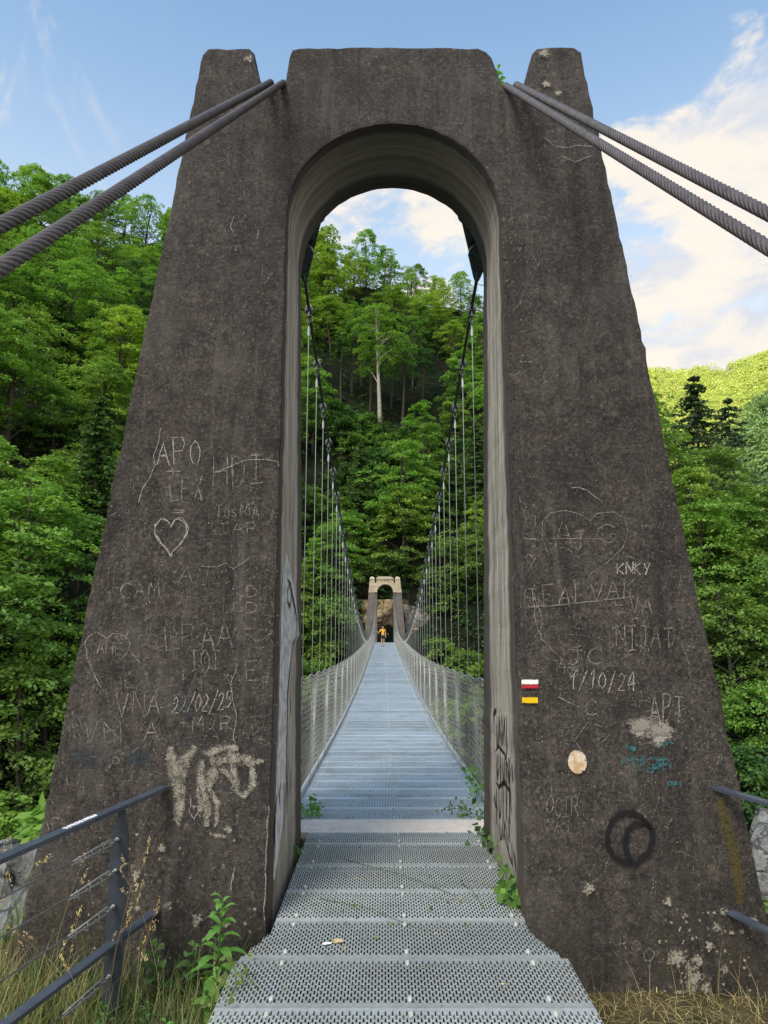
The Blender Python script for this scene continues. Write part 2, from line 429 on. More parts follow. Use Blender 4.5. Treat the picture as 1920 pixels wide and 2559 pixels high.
# ------------------------------------------------------------------ world and sun
SUN_EL, SUN_AZ = R(44), R(-152)       # azimuth from +Y toward +X: behind the camera, to the left
w = bpy.data.worlds.new("World"); scene.world = w; w.use_nodes = True
wt = w.node_tree; wt.nodes.clear()
class WT(NT):
    def __init__(s): s.t = wt
W = WT()
out = wt.nodes.new('ShaderNodeOutputWorld'); bg = wt.nodes.new('ShaderNodeBackground')
sky = wt.nodes.new('ShaderNodeTexSky'); sky.sky_type = 'NISHITA'; sky.sun_disc = False
sky.sun_elevation = SUN_EL; sky.sun_rotation = SUN_AZ; sky.altitude = 600; sky.air_density = 1.0; sky.dust_density = 1.2; sky.ozone_density = 1.6
g = W.coord('Generated')
dx, dy, dz = W.sep(g)
n1 = W.noise(W.map(g, (1, 1, 1.7), (0.35, 0.1, 0.0)), 3.9, 10, 0.58, 0.15)
n2 = W.noise(W.map(g, (1, 1, 2.2), (4.1, 2.0, 1.0)), 7.0, 8, 0.6, 0.3)
bias = W.math('MULTIPLY', W.step(dx, 0.14, 0.40), 0.175)
bias = W.math('SUBTRACT', bias, W.step(dz, 0.50, 0.72, 0, 0.20))
ctr = W.math('MULTIPLY', W.step(W.math('ABSOLUTE', W.math('SUBTRACT', dx, 0.0)), 0.22, 0.05), W.step(dz, 0.70, 0.55, 0, 0.115))
bias = W.math('ADD', bias, ctr)
cl = W.math('ADD', W.math('ADD', W.math('MULTIPLY', n1, 0.62), W.math('MULTIPLY', n2, 0.38)), bias)
mask = W.step(cl, 0.525, 0.605)
shade = W.step(n2, 0.36, 0.58)
ccol = W.mix(shade, (4.9, 5.1, 5.6), (6.9, 6.3, 5.5))
horiz = W.step(dz, 0.75, 0.18)
wv = W.math('MULTIPLY', W.step(dx, -0.20, -0.42), W.step(W.noise(W.map(g, (2.2, 1, 1.0), (1.3, 0.4, 0.2)), 6.0, 9, 0.62, 0.6), 0.53, 0.74))
mask = W.math('MAXIMUM', mask, W.math('MULTIPLY', wv, 0.5))
skyc = W.mix(W.math('MULTIPLY', horiz, 0.70), sky.outputs[0], (2.9, 2.75, 2.95))
skyc = W.mix(1.0, skyc, (2.3, 2.42, 2.14), 'MULTIPLY')
fin = W.mix(W.math('MULTIPLY', mask, 0.94), skyc, ccol)
wt.links.new(fin, bg.inputs[0]); bg.inputs[1].default_value = 0.15
wt.links.new(bg.outputs[0], out.inputs[0])
sd = bpy.data.lights.new('sun', 'SUN'); sd.energy = 2.7; sd.angle = R(20); sd.color = (1.0, 0.93, 0.82)
sun = bpy.data.objects.new('sun', sd); COL.objects.link(sun)
dirv = Vector((math.sin(SUN_AZ) * math.cos(SUN_EL), math.cos(SUN_AZ) * math.cos(SUN_EL), math.sin(SUN_EL)))
sun.rotation_euler = dirv.to_track_quat('Z', 'Y').to_euler()
sun.location = dirv * 30

# ------------------------------------------------------------------ near tower
XC = 0.068
def hw(z): return 0.725 + 0.0047 * max(z, 0)
def tower_mesh():
    outline = []   # (x, z, tag) going round the U-shaped front outline
    def L(px, py): return on_front(px, py)
    xl_t, zt = L(440, 104); xl_b, zb = L(30, 2060)
    sl = (xl_b - xl_t) / (zb - zt)
    xr_t, zrt = L(1255, 101); xr_b, zrb = L(1650, 1935)
    sr = (xr_b - xr_t) / (zrb - zrt)
    ZB = -1.7
    pts = []
    P = lambda x, z, s: pts.append((x, z, s))
    P(xl_t + sl * (ZB - zt), ZB, 'out')
    P(xl_t - 0.005, zt - 0.05, 'out'); P(xl_t + 0.03, zt, 'out')
    for q in ((538, 104), (548, 114), (556, 150), (566, 178), (575, 186), (606, 190), (615, 184), (618, 168), (624, 122), (629, 106), (645, 103),
              (840, 101), (1034, 103), (1050, 110), (1063, 124), (1074, 148), (1084, 176), (1092, 190), (1122, 190), (1132, 178),
              (1143, 140), (1152, 112), (1162, 103), (1240, 101)):
        x, z = L(*q); P(x, z, 'out')
    P(xr_t + 0.0, zrt - 0.04, 'out')
    P(xr_t + sr * (ZB - zrt), ZB, 'out')
    zs = 4.46; r = hw(zs)
    P(XC + hw(0), ZB, 'base')
    for z in np.linspace(0, zs, 14)[:-1]: P(XC + hw(z), z, 'in')
    for a in np.linspace(0, math.pi, 41): P(XC + r * math.cos(a), zs + r * math.sin(a), 'in')
    for z in np.linspace(zs, 0, 14)[1:]: P(XC - hw(z), z, 'in')
    P(XC - hw(0), ZB, 'in')
    # resample with slight wear
    full = []
    n = len(pts)
    rr = random.Random(3)
    for i in range(n):
        a = pts[i]; b = pts[(i + 1) % n]
        d = math.hypot(b[0] - a[0], b[1] - a[1])
        m = max(1, int(d / 0.07))
        for k in range(m):
            f = k / m
            full.append((a[0] + (b[0] - a[0]) * f, a[1] + (b[1] - a[1]) * f, b[2] if k else b[2], k))
    N = len(full)
    chip = [0.0] * N
    bm = bmesh.new()
    fv, bv = [], []
    for i, (x, z, s, k) in enumerate(full):
        j = 0.0035 if s == 'in' else 0.006
        jx, jz = rr.uniform(-j, j), rr.uniform(-j, j)
        if s == 'out' and rr.random() < 0.05: jx *= 2.6; jz *= 2.2
        fv.append(bm.verts.new((x + jx, FY0 + FSL * z, z + jz)))
        jx, jz = rr.uniform(-j, j), rr.uniform(-j, j)
        bv.append(bm.verts.new((x + jx, BY0 + BSL * z, z + jz)))
    ff = bm.faces.new(fv); fb = bm.faces.new(bv[::-1])
    uvl = bm.loops.layers.uv.new('UVMap')
    arc = [0.0]
    for i in range(1, N): arc.append(arc[-1] + math.hypot(full[i][0] - full[i-1][0], full[i][1] - full[i-1][1]))
    inn = []
    for i in range(N):
        j = (i + 1) % N
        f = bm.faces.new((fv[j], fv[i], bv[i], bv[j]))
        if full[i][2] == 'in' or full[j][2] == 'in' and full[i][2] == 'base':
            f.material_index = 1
        za = full[i][1] + (0.0 if full[i][0] > XC else 0.0); zb_ = full[j][1]
        off = 0 if full[i][0] > XC else 37.0
        for lp, (uu, vv) in zip(f.loops, ((0, zb_), (0, za), (1, za), (1, zb_))):
            lp[uvl].uv = (uu + 0.0, vv)
        if off:
            pass
    bmesh.ops.recalc_face_normals(bm, faces=bm.faces)
    ed = [e for e in bm.edges if len(e.link_faces) == 2 and (ff in e.link_faces or fb in e.link_faces)]
    bmesh.ops.bevel(bm, geom=ed, offset=0.022, segments=2, affect='EDGES', profile=0.6, clamp_overlap=True, material=0)
    bmesh.ops.triangulate(bm, faces=[f for f in bm.faces if len(f.verts) > 8])
    me = bpy.data.meshes.new('tower_body'); bm.to_mesh(me); bm.free()
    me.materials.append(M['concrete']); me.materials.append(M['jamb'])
    return me
tower = empty('bridge_tower', (XC, 5.1, 0), 'dark weathered concrete bridge tower with a tall arched opening, scratched all over with graffiti', 'tower')
def to_tower(o):
    o.parent = tower; o.matrix_parent_inverse = Matrix.Translation((-XC, -5.1, 0)); return o
to_tower(link('tower_body', tower_mesh()))

# ---- marks on the tower
FONT = {
'A': [[(0,0),(.5,1),(1,0)],[(.2,.4),(.8,.4)]], 'B': [[(0,0),(0,1),(.7,.95),(.8,.75),(.6,.53),(0,.5)],[(.6,.53),(.95,.3),(.8,.05),(0,0)]],
'C': [[(.95,.85),(.6,1),(.2,.85),(0,.5),(.2,.12),(.6,0),(.95,.15)]], 'D': [[(0,0),(0,1),(.5,.95),(.95,.6),(.85,.25),(.5,.02),(0,0)]],
'E': [[(.9,1),(0,1),(0,0),(.95,0)],[(0,.52),(.7,.55)]], 'F': [[(.95,1),(0,1),(0,0)],[(0,.52),(.7,.55)]],
'G': [[(.95,.85),(.55,1),(.15,.8),(0,.45),(.2,.1),(.6,0),(.95,.2),(.95,.45),(.6,.45)]], 'H': [[(0,0),(0,1)],[(1,0),(1,1)],[(0,.5),(1,.55)]],
'I': [[(.5,0),(.5,1)],[(.1,1),(.9,1)],[(0,0),(1,.05)]], 'J': [[(.1,1),(1,1)],[(.7,1),(.7,.25),(.45,0),(.1,.15)]], 'K': [[(0,0),(0,1)],[(.9,1),(0,.5),(.95,0)]],
'L': [[(0,1),(0,0),(.95,.05)]], 'M': [[(0,0),(.1,1),(.5,.35),(.9,1),(1,0)]], 'N': [[(0,0),(0,1),(1,0),(1,1)]],
'O': [[(.5,1),(.12,.8),(0,.45),(.2,.1),(.55,0),(.9,.25),(1,.6),(.8,.92),(.5,1)]], 'P': [[(0,0),(0,1),(.7,1),(.95,.8),(.7,.5),(0,.45)]],
'R': [[(0,0),(0,1),(.7,1),(.9,.78),(.65,.52),(0,.48)],[(.4,.5),(1,0)]], 'S': [[(.9,.9),(.5,1),(.1,.8),(.3,.55),(.8,.4),(.85,.12),(.45,0),(.05,.12)]],
'T': [[(0,1),(1,1)],[(.5,1),(.5,0)]], 'V': [[(0,1),(.45,0),(1,1)]], 'X': [[(0,0),(1,1)],[(0,1),(1,0)]], 'Y': [[(0,1),(.5,.5),(1,1)],[(.5,.5),(.35,0)]],
'0': [[(.5,1),(.1,.7),(.1,.3),(.5,0),(.9,.3),(.9,.7),(.5,1)]], '1': [[(.15,.7),(.55,1),(.5,0)]], '2': [[(.05,.8),(.4,1),(.85,.8),(.6,.4),(0,0),(1,.02)]],
'4': [[(.75,0),(.7,1),(0,.35),(1,.35)]], '5': [[(.95,1),(.15,1),(.1,.55),(.6,.6),(.9,.35),(.6,.02),(.05,.08)]], '/': [[(0,-.1),(1,1.1)]],
'+': [[(.5,.15),(.5,.85)],[(.1,.5),(.9,.52)]], '=': [[(0,.7),(1,.78)],[(0,.3),(1,.36)]], 'o': [[(.5,.6),(.1,.4),(.3,0),(.8,.1),(.85,.45),(.5,.6)]],
'n': [[(0,0),(.05,.6)],[(.05,.45),(.5,.62),(.8,.45),(.85,0)]], 'e': [[(.05,.3),(.9,.35),(.6,.62),(.2,.5),(.05,.2),(.4,0),(.9,.1)]],
'v': [[(0,.6),(.4,0),(.9,.6)]], 'r': [[(0,0),(.05,.6)],[(.05,.4),(.4,.6),(.8,.55)]], 'k': [[(0,0),(0,1)],[(.8,.6),(0,.3),(.85,0)]], 'i':[[(.4,0),(.4,.55)],[(.4,.75),(.4,.8)]],
'y': [[(0,.9),(.45,.35)],[(1,.9),(.1,-.1)]], 'c': [[(.9,.5),(.5,.6),(.1,.3),(.4,0),(.9,.1)]], 'a': [[(.85,.6),(.85,0)],[(.85,.45),(.4,.6),(.05,.3),(.35,0),(.85,.15)]],
}
class Marks:
    """ribbons lying on a wall of the tower, a few millimetres proud; wall: maps (a, z) to 3-D"""
    def __init__(s, wall): s.v = []; s.f = []; s.uv = []; s.wall = wall; s.r = random.Random(7); s.cuts = []
    def cut(s): s.cuts.append((len(s.v), len(s.f)))
    def ribbon(s, pts, wid, jit=0.0, taper=False):
        pts = [Vector((p[0], p[1])) for p in pts]
        # subdivide
        q = [pts[0]]
        for a, b in zip(pts, pts[1:]):
            m = max(1, int((b - a).length / max(0.035, wid * 0.8)))
            for k in range(1, m + 1):
                p = a.lerp(b, k / m)
                if jit: p = p + Vector((s.r.uniform(-jit, jit), s.r.uniform(-jit, jit)))
                q.append(p)
        if len(q) < 2: return
        b0 = len(s.v)
        for i, p in enumerate(q):
            t = q[min(i + 1, len(q) - 1)] - q[max(i - 1, 0)]
            if t.length < 1e-7: t = Vector((1, 0))
            t.normalize(); nn = Vector((-t.y, t.x))
            wd = wid / 2 * (s.r.uniform(0.8, 1.2) if jit else 1)
            if taper: wd *= max(0.12, math.sin(math.pi * (i + 0.6) / (len(q) + 0.2)) ** 0.6)
            for sg, u in ((1, 0.0), (-1, 1.0)):
                s.v.append(s.wall(p.x + nn.x * wd * sg, p.y + nn.y * wd * sg)); s.uv.append((u, i * 0.1))
        for i in range(len(q) - 1):
            k = b0 + 2 * i
            s.f.append((k, k + 1, k + 3, k + 2))
    def strip(s, left, right, m_=5):
        s.cut(); b0 = len(s.v)
        for (a, b) in zip(left, right):
            for k in range(m_ + 1):
                f = k / m_; s.v.append(s.wall(a[0] + (b[0] - a[0]) * f, a[1] + (b[1] - a[1]) * f)); s.uv.append((f, 0))
        for i in range(len(left) - 1):
            for k in range(m_):
                q = b0 + i * (m_ + 1) + k; s.f.append((q, q + 1, q + m_ + 2, q + m_ + 1))
    def blob(s, c, rx, rz, wob=0.12, n=26):
        s.cut(); b0 = len(s.v); ph = s.r.uniform(0, 6)
        s.v.append(s.wall(c[0], c[1])); s.uv.append((0.5, 0))
        for k in range(n):
            a = 2 * math.pi * k / n
            q = 1 + wob * (math.sin(3 * a + ph) * 0.5 + math.sin(5 * a + 2 * ph) * 0.35 + s.r.uniform(-.3, .3))
            s.v.append(s.wall(c[0] + rx * q * math.cos(a), c[1] + rz * q * math.sin(a))); s.uv.append((0.0, 0))
        for k in range(n): s.f.append((b0, b0 + 1 + k, b0 + 1 + (k + 1) % n))
    def build(s, name, mat, label=None):
        me = bpy.data.meshes.new(name); me.from_pydata(s.v, [], s.f)
        ul = me.uv_layers.new(name='UVMap')
        for lp in me.loops: ul.data[lp.index].uv = s.uv[lp.vertex_index]
        me.materials.append(mat)
        o = to_tower(link(name, me))
        if label: o['label'] = label
        return o
def build_each(m, name, mat, label=None):
    ends = m.cuts[1:] + [(len(m.v), len(m.f))]
    for (v0, f0), (v1, f1) in zip(m.cuts, ends):
        if f1 <= f0: continue
        k = Marks(m.wall); k.v = m.v[v0:v1]; k.uv = m.uv[v0:v1]; k.f = [tuple(i - v0 for i in f) for f in m.f[f0:f1]]
        k.build(name, mat, label)
_lay = [0]
def front_wall():
    _lay[0] += 1
    off = 0.0035 + 0.0006 * _lay[0]
    return lambda x, z: (x, FY0 + FSL * z - off, z)
def ptext(mk, text, x0, y0, x1, y1, wid=0.008, skew=0.0, jit=0.0025, drop=0.0):
    """text between two corners read off the photograph"""
    mk.cut(); n = len(text); cw = (x1 - x0) / n
    for i, ch in enumerate(text):
        if ch == ' ' or ch not in FONT: continue
        q = mk.r.uniform
        ox, oy, sx_, sy_, ro = q(-.06, .06), q(-.08, .08), q(.84, 1.1), q(.88, 1.1), q(-.12, .12)
        for st in FONT[ch]:
            for again in range(2 if q(0, 1) < .35 else 1):
                p = []
                for (a, b) in st:
                    a2 = (a - .5) * sx_ + .5 + ox + q(-.03, .03); b2 = (b - .5) * sy_ + .5 + oy + q(-.03, .03)
                    a2, b2 = a2 + ro * (b2 - .5), b2 - ro * .4 * (a2 - .5)
                    px = x0 + cw * (i + 0.1 + 0.78 * a2) + skew * b2 * cw
                    py = y1 - (y1 - y0) * b2 + drop * (i / max(1, n - 1))
                    p.append(on_front(px, py))
                mk.ribbon(p, wid * q(.6, 1.0), jit)
def ppoly(mk, pts, wid, jit=0.003, taper=False):
    mk.cut(); mk.ribbon([on_front(*p) for p in pts], wid, jit, taper)
def heart(cx, cy, w_, h_):
    p = []
    for k in range(33):
        a = 2 * math.pi * k / 32
        x = 16 * math.sin(a) ** 3; y = 13 * math.cos(a) - 5 * math.cos(2*a) - 2 * math.cos(3*a) - math.cos(4*a)
        p.append((cx + x / 32 * w_, cy - (y + 2.5) / 29 * h_))
    return p
CHALK = mat_mark('scratched_chalk', (0.38, 0.34, 0.295), 0.42, 150, 0.5, contrast=0.8, amax=0.76)
CHALK_HI = mat_mark('bright_scratched_chalk', (0.46, 0.42, 0.365), 0.56, 150, 0.5, contrast=0.8, amax=0.85)
FAINT = mat_mark('faint_scratches', (0.30, 0.268, 0.232), 0.13, 110, 0.35)

m = Marks(front_wall())
ptext(m, 'APO', 338, 950, 440, 1004, 0.010); m.build('scratched_lettering', CHALK_HI, 'scratched letters APO')
m = Marks(front_wall()); ptext(m, '+', 352, 1003, 402, 1032, 0.010); ptext(m, 'LEX', 366, 1028, 442, 1080, 0.010); ptext(m, '=', 370, 1098, 404, 1112, 0.008)
m.build('scratched_lettering', CHALK, 'scratched plus sign, letters LEX and equals sign')
m = Marks(front_wall()); ppoly(m, heart(370, 1162, 70, 82), 0.009, .005); ppoly(m, heart(371, 1161, 74, 84)[4:26], 0.006, .006); m.build('scratched_heart', CHALK_HI, 'scratched heart')
m = Marks(front_wall()); ptext(m, 'HDI', 460, 982, 572, 1050, 0.011); ppoly(m, [(504,988),(504,1050)], 0.008); m.build('scratched_lettering', CHALK, 'scratched letters HDI')
m = Marks(front_wall()); ptext(m, 'To', 466, 1088, 500, 1118, 0.008); ptext(m, 'S', 500, 1098, 514, 1118, 0.006); ptext(m, 'MA', 516, 1090, 566, 1118, 0.009); m.build('scratched_lettering', CHALK, 'scratched letters To s MA')
m = Marks(front_wall()); ptext(m, 'O', 318, 1365, 345, 1402, .008); ptext(m, 'LPAA', 352, 1350, 508, 1400, 0.009); m.build('scratched_lettering', CHALK, 'scratched letters O L P A')
m = Marks(front_wall()); ptext(m, '22/02/25', 372, 1502, 500, 1540, 0.008, 0.3, drop=-8); m.build('scratched_date', CHALK_HI, 'scratched date 22/02/25')
m = Marks(front_wall()); ptext(m, '+MJR', 385, 1545, 505, 1575, 0.007); ptext(m, 'GD', 500, 1300, 560, 1325, 0.007); ptext(m, 'KD', 500, 1262, 560, 1290, 0.006)
ptext(m, 'E', 528, 1430, 562, 1470, .009); ptext(m, 'VNWA', 180, 1555, 350, 1600, 0.008); ptext(m, 'VNA', 250, 1495, 350, 1545, 0.008); ptext(m, 'D', 244, 1635, 262, 1650, .006)
ptext(m, 'IOI', 410, 1405, 480, 1450, .008); ptext(m, 'TAP', 470, 1130, 560, 1152, .006); ptext(m, 'CAM', 260, 1260, 350, 1290, .007); ptext(m, 'AT', 380, 1225, 470, 1260, .006)
ppoly(m, [(185,1388),(192,1375),(210,1365),(232,1378),(245,1368),(270,1372),(284,1390),(275,1412),(262,1425)], .008); ppoly(m, [(185,1388),(190,1420),(206,1460),(220,1485)], .008)
ptext(m, 'AHE', 208, 1388, 268, 1412, .007)
ppoly(m, [(470,1225),(490,1215),(505,1230),(540,1205)], .006); build_each(m, 'faint_lettering', CHALK, 'faint scratched initials')
m = Marks(front_wall()); ptext(m, 'L+', 412, 1716, 440, 1740, .007); ppoly(m, heart(420, 1755, 20, 28), .006); m.build('scratched_lettering', CHALK_HI, 'scratched L plus with small heart')
# right leg
m = Marks(front_wall()); ppoly(m, [(1185,1200),(1172,1165),(1172,1128),(1190,1108),(1225,1103),(1255,1112),(1275,1125),(1290,1110),(1325,1106),(1350,1120),(1356,1150),(1345,1185),(1310,1215),(1270,1245)], .006)
ptext(m, 'A', 1192, 1118, 1240, 1190, .008); ptext(m, 'G', 1280, 1130, 1342, 1170, .008); ppoly(m, [(1195,1164),(1300,1164)], .006); ptext(m, 'J', 1240, 1150, 1262, 1192, .006)
m.build('scratched_heart', CHALK, 'large faint scratched heart around initials A and G')
m = Marks(front_wall()); ptext(m, 'KNKy', 1332, 1215, 1406, 1240, 0.012, 0.0, 0.003); m.build('scratched_lettering', CHALK_HI, 'bright scratched letters KNKY')
m = Marks(front_wall()); ptext(m, 'EFALVAK', 1132, 1268, 1376, 1312, 0.007, 0, .003, -14); ppoly(m, [(1140,1310),(1190,1310),(1250,1302),(1320,1294),(1370,1288)], .006)
m.build('scratched_lettering', CHALK, 'scratched underlined word across the leg')
m = Marks(front_wall()); ptext(m, 'EVA', 1326, 1288, 1412, 1324, 0.008); ptext(m, '+', 1366, 1326, 1388, 1346, .008); ptext(m, 'NIJAT', 1326, 1352, 1456, 1402, .009); m.build('scratched_lettering', CHALK, 'scratched names EVA plus NIJAT')
m = Marks(front_wall()); ptext(m, 'JC', 1222, 1400, 1306, 1436, .009); ptext(m, 'ANE', 1206, 1424, 1246, 1441, .006); ptext(m, 'JOY', 1210, 1442, 1250, 1456, .006); m.build('scratched_lettering', CHALK, 'scratched letters J C and ANE JOY')
m = Marks(front_wall()); ptext(m, '1/10/24', 1228, 1448, 1372, 1488, .009, 0.1, .002, 4); m.build('scratched_date', CHALK_HI, 'scratched date 1/10/24')
m = Marks(front_wall()); ptext(m, 'C', 1262, 1508, 1294, 1545, .009); ptext(m, 'APT', 1400, 1500, 1480, 1560, .010); ppoly(m, [(1252,1528),(1205,1505)], .007); ptext(m, 'R', 1338, 2020, 1356, 2048, .007); ppoly(m, [(1370,2030),(1362,2045),(1372,2055),(1385,2045),(1378,2032),(1370,2030)], .006)
ppoly(m, [(1390,2055),(1402,2046),(1412,2058),(1405,2074),(1392,2072),(1390,2055)], .007); ptext(m, 'OOIR', 1180, 1720, 1250, 1760, .006); ptext(m, 'VO', 1185, 1775, 1232, 1800, .006)
ptext(m, 'TT', 1128, 1115, 1166, 1140, .006); ppoly(m, [(1128,1160),(1140,1166),(1152,1164),(1166,1170)], .008); ppoly(m, heart(1147, 1210, 20, 24), .005)
ppoly(m, [(1145,1270),(1170,1330),(1168,1380),(1215,1425)], .005); ppoly(m, [(1470,1385),(1478,1410),(1490,1440)], .006); ppoly(m, [(1255,1620),(1240,1600),(1270,1560),(1300,1570)], .006)
build_each(m, 'faint_lettering', CHALK, 'faint scratched initials')
# long cracks picked out pale
m = Marks(front_wall())
for c_ in ([(349,925),(344,955),(335,985),(338,1005),(325,1035),(308,1060),(300,1085)], [(475,1018),(500,1008),(530,995),(560,994),(600,996),(604,1010)],
           [(1213,340),(1240,352),(1262,344),(1280,338)], [(1235,1055),(1250,1052),(1268,1060),(1300,1085)], [(513,1440),(500,1478),(505,1510),(512,1545),(505,1600)],
           [(1150,1270),(1155,1330),(1165,1370)], [(582,1740),(575,1850),(572,1990)], [(1175,300),(1196,318),(1220,322),(1258,316),(1300,320)], [(506,470),(500,490),(508,512)], [(560,500),(556,520)], [(500,1925),(508,1870),(505,1900)]):
    ppoly(m, c_, .0045, .005)
build_each(m, 'pale_crack', CHALK_HI)
# field of small random scratches
m = Marks(front_wall()); rr = random.Random(21)
def leg_x(py, side):
    if side < 0: return 440 - 0.212 * (py - 104) + 12, 605 - 0.016 * (py - 430)
    return 1086 + 0.034 * (py - 430), 1255 + 0.216 * (py - 104) - 12
for k in range(2000):
    side = rr.choice((-1, 1)); py = rr.triangular(900, 2000, 1480) if rr.random() < 0.95 else rr.uniform(300, 900)
    a, b = leg_x(py, side); px = rr.uniform(a, b)
    ln = rr.uniform(8, 42); an = rr.choice((math.pi/2, math.pi/2, math.pi/2, 0.0, rr.uniform(0, 3.1))) + rr.gauss(0, 0.22)
    bend = rr.uniform(-.25, .25)
    ppoly(m, [(px, py), (px + ln/2*math.cos(an), py + ln/2*math.sin(an)), (px + ln*math.cos(an+bend), py + ln*math.sin(an+bend))], rr.uniform(.0025, .007), .002)
m.build('fine_scratches', FAINT)['kind'] = 'stuff'
m = Marks(front_wall())
for k in range(70):
    side = rr.choice((-1, 1)); py = rr.uniform(430, 820); a, b = leg_x(py, side)
    px = (b - rr.uniform(10, 150)) if side < 0 else (a + rr.uniform(5, 110))
    ln = rr.uniform(10, 50); an = 2.2 + rr.gauss(0, .35)
    ppoly(m, [(px, py), (px + ln*math.cos(an), py + ln*math.sin(an))], rr.uniform(.006, .014), .004)
m.build('grazed_streaks', mat_mark('grazed_streak', (0.30, 0.265, 0.23), 0.1, 80, 0.5))['kind'] = 'stuff'
# smeared whitewash letters on the left leg
WHITE = mat_mark('smeared_whitewash', (0.46, 0.42, 0.34), 0.52, 110, 1.5, color2=(0.34, 0.305, 0.24), contrast=0.9, amax=0.64)
m = Marks(front_wall())
for st, wd in (([(372,1612),(380,1650),(390,1700),(386,1770)], .16), ([(425,1612),(404,1645),(394,1690)], .13), ([(365,1640),(378,1690),(388,1740)], .09), ([(440,1640),(442,1690),(446,1740),(450,1785)], .12),
               ([(485,1640),(462,1672),(448,1700)], .12), ([(446,1690),(470,1730),(466,1790)], .06), ([(500,1612),(504,1660),(510,1700),(530,1720),(548,1690),(550,1640)], .10), ([(455,1640),(500,1640),(545,1640)], .14), ([(440,1622),(520,1614)], .09), ([(470,1645),(500,1690)], .07), ([(380,1760),(386,1788)], .05), ([(430,1700),(436,1760)], .05), ([(510,1650),(575,1648)], .06), ([(455,1798),(490,1802)], .05)):
    m.cut(); m.ribbon([on_front(*p) for p in st], wd, .012, True)
build_each(m, 'whitewash_smear', WHITE, 'drippy off-white smeared letter stroke')
m = Marks(front_wall())
for st, wd in (([(150,1632),(195,1634),(228,1640)], .24), ([(280,1638),(330,1642)], .24), ([(390,1522),(418,1522)], .2), ([(388,1608),(414,1606)], .05), ([(400,1535),(410,1560)], .08)):
    m.cut(); m.ribbon([on_front(*p) for p in st], wd, .006)
build_each(m, 'blue_paint_stain', mat_mark('faded_blue_paint', (0.026, 0.050, 0.070), 0.35, 60, 1.2, contrast=0.7, amax=0.6), 'faded dark blue paint patch')
m = Marks(front_wall())
for (px, py, rx, rz) in ((1400,1572,.15,.075), (1424,1578,.10,.10), (1380,1564,.10,.045)):
    m.blob(on_front(px, py), rx, rz, .25, 40)
m.build('pale_paint_patch', mat_mark('rubbed_pale_paint', (0.44, 0.385, 0.34), 1.0, 80, 1.5, contrast=0.9, amax=0.7), 'rubbed pale pinkish paint patch')
m = Marks(front_wall())
for st, wd in (([(1346,1612),(1372,1616)], .06), ([(1340,1640),(1392,1644)], .13), ([(1400,1636),(1445,1640)], .05), ([(1438,1690),(1468,1692)], .05), ([(1425,1606),(1455,1604)], .05), ([(1366,1660),(1420,1664)], .05), ([(1390,1655),(1450,1652)], .07)):
    m.cut(); m.ribbon([on_front(*p) for p in st], wd, .006, True)
build_each(m, 'teal_paint_stain', mat_mark('worn_teal_paint', (0.035, 0.16, 0.17), 0.22, 60, 0.8), 'worn teal paint patch')
# painted waymarks
def block(x0, y0, x1, y1, mat, name, label):
    mk = Marks(front_wall()); ym = (y0 + y1) / 2
    a = on_front(x0, ym); b = on_front(x1, ym); wd = on_front(x0, y0)[1] - on_front(x0, y1)[1]
    n = 10
    mk.ribbon([(a[0] + (b[0] - a[0]) * k / n, a[1]) for k in range(n + 1)], wd, 0.0)
    return mk.build(name, mat, label)
block(1126, 1468, 1162, 1478, mat_mark('white_waymark', (0.78, 0.76, 0.72), 1.35, 70, 1.0, 0.9, contrast=1.25), 'painted_waymark', 'white painted waymark bar')
block(1126, 1478.2, 1162, 1487, mat_mark('red_waymark', (0.42, 0.025, 0.035), 1.35, 70, 1.0, 0.9, contrast=1.25), 'painted_waymark', 'red painted waymark bar')
block(1127, 1506, 1161, 1518.5, mat_mark('yellow_waymark', (0.72, 0.45, 0.012), 1.35, 70, 1.0, 0.9, contrast=1.25), 'painted_waymark', 'yellow painted waymark bar')
m = Marks(front_wall()); a = on_front(1246, 1645); b = on_front(1268, 1671); m.blob(a, b[0] - a[0], a[1] - b[1], .02, 40)
m.build('cream_paint_disc', mat_mark('cream_paint', (0.60, 0.50, 0.385), 1.9, 70, 1.5, color2=(0.46, 0.30, 0.165), contrast=1.2), 'round cream paint disc')
BLACK = mat_mark('black_spray', (0.012, 0.012, 0.013), 1.3, 80, 1.2, contrast=0.6, amax=0.88)
m = Marks(front_wall())
ppoly(m, [(1400,1785),(1385,1762),(1362,1752),(1338,1755),(1320,1772),(1311,1800),(1312,1826),(1324,1847),(1340,1858),(1362,1863)], .034, .003)
ppoly(m, [(1407,1788),(1390,1774),(1370,1777),(1356,1792),(1349,1812),(1350,1834),(1357,1850),(1368,1866),(1382,1852),(1398,1840),(1408,1815),(1406,1786)], .036, .003)
m.build('black_spray_loops', BLACK, 'two overlapping black spray-painted loops')
m = Marks(front_wall())
m.ribbon([on_front(*p) for p in [(1556,1722),(1566,1770),(1578,1830),(1590,1890),(1598,1950)]], .17, .01, True)
m.build('moss_streak', mat_mark('yellow_green_moss', (0.105, 0.083, 0.018), 0.62, 60, 1.6, contrast=0.8, amax=0.55), 'yellow-green moss streak under the handrail end')
LICHEN = mat_mark('white_lichen', (0.36, 0.32, 0.255), 0.62, 75, 1.1, contrast=1.3, amax=0.8)
m = Marks(front_wall())
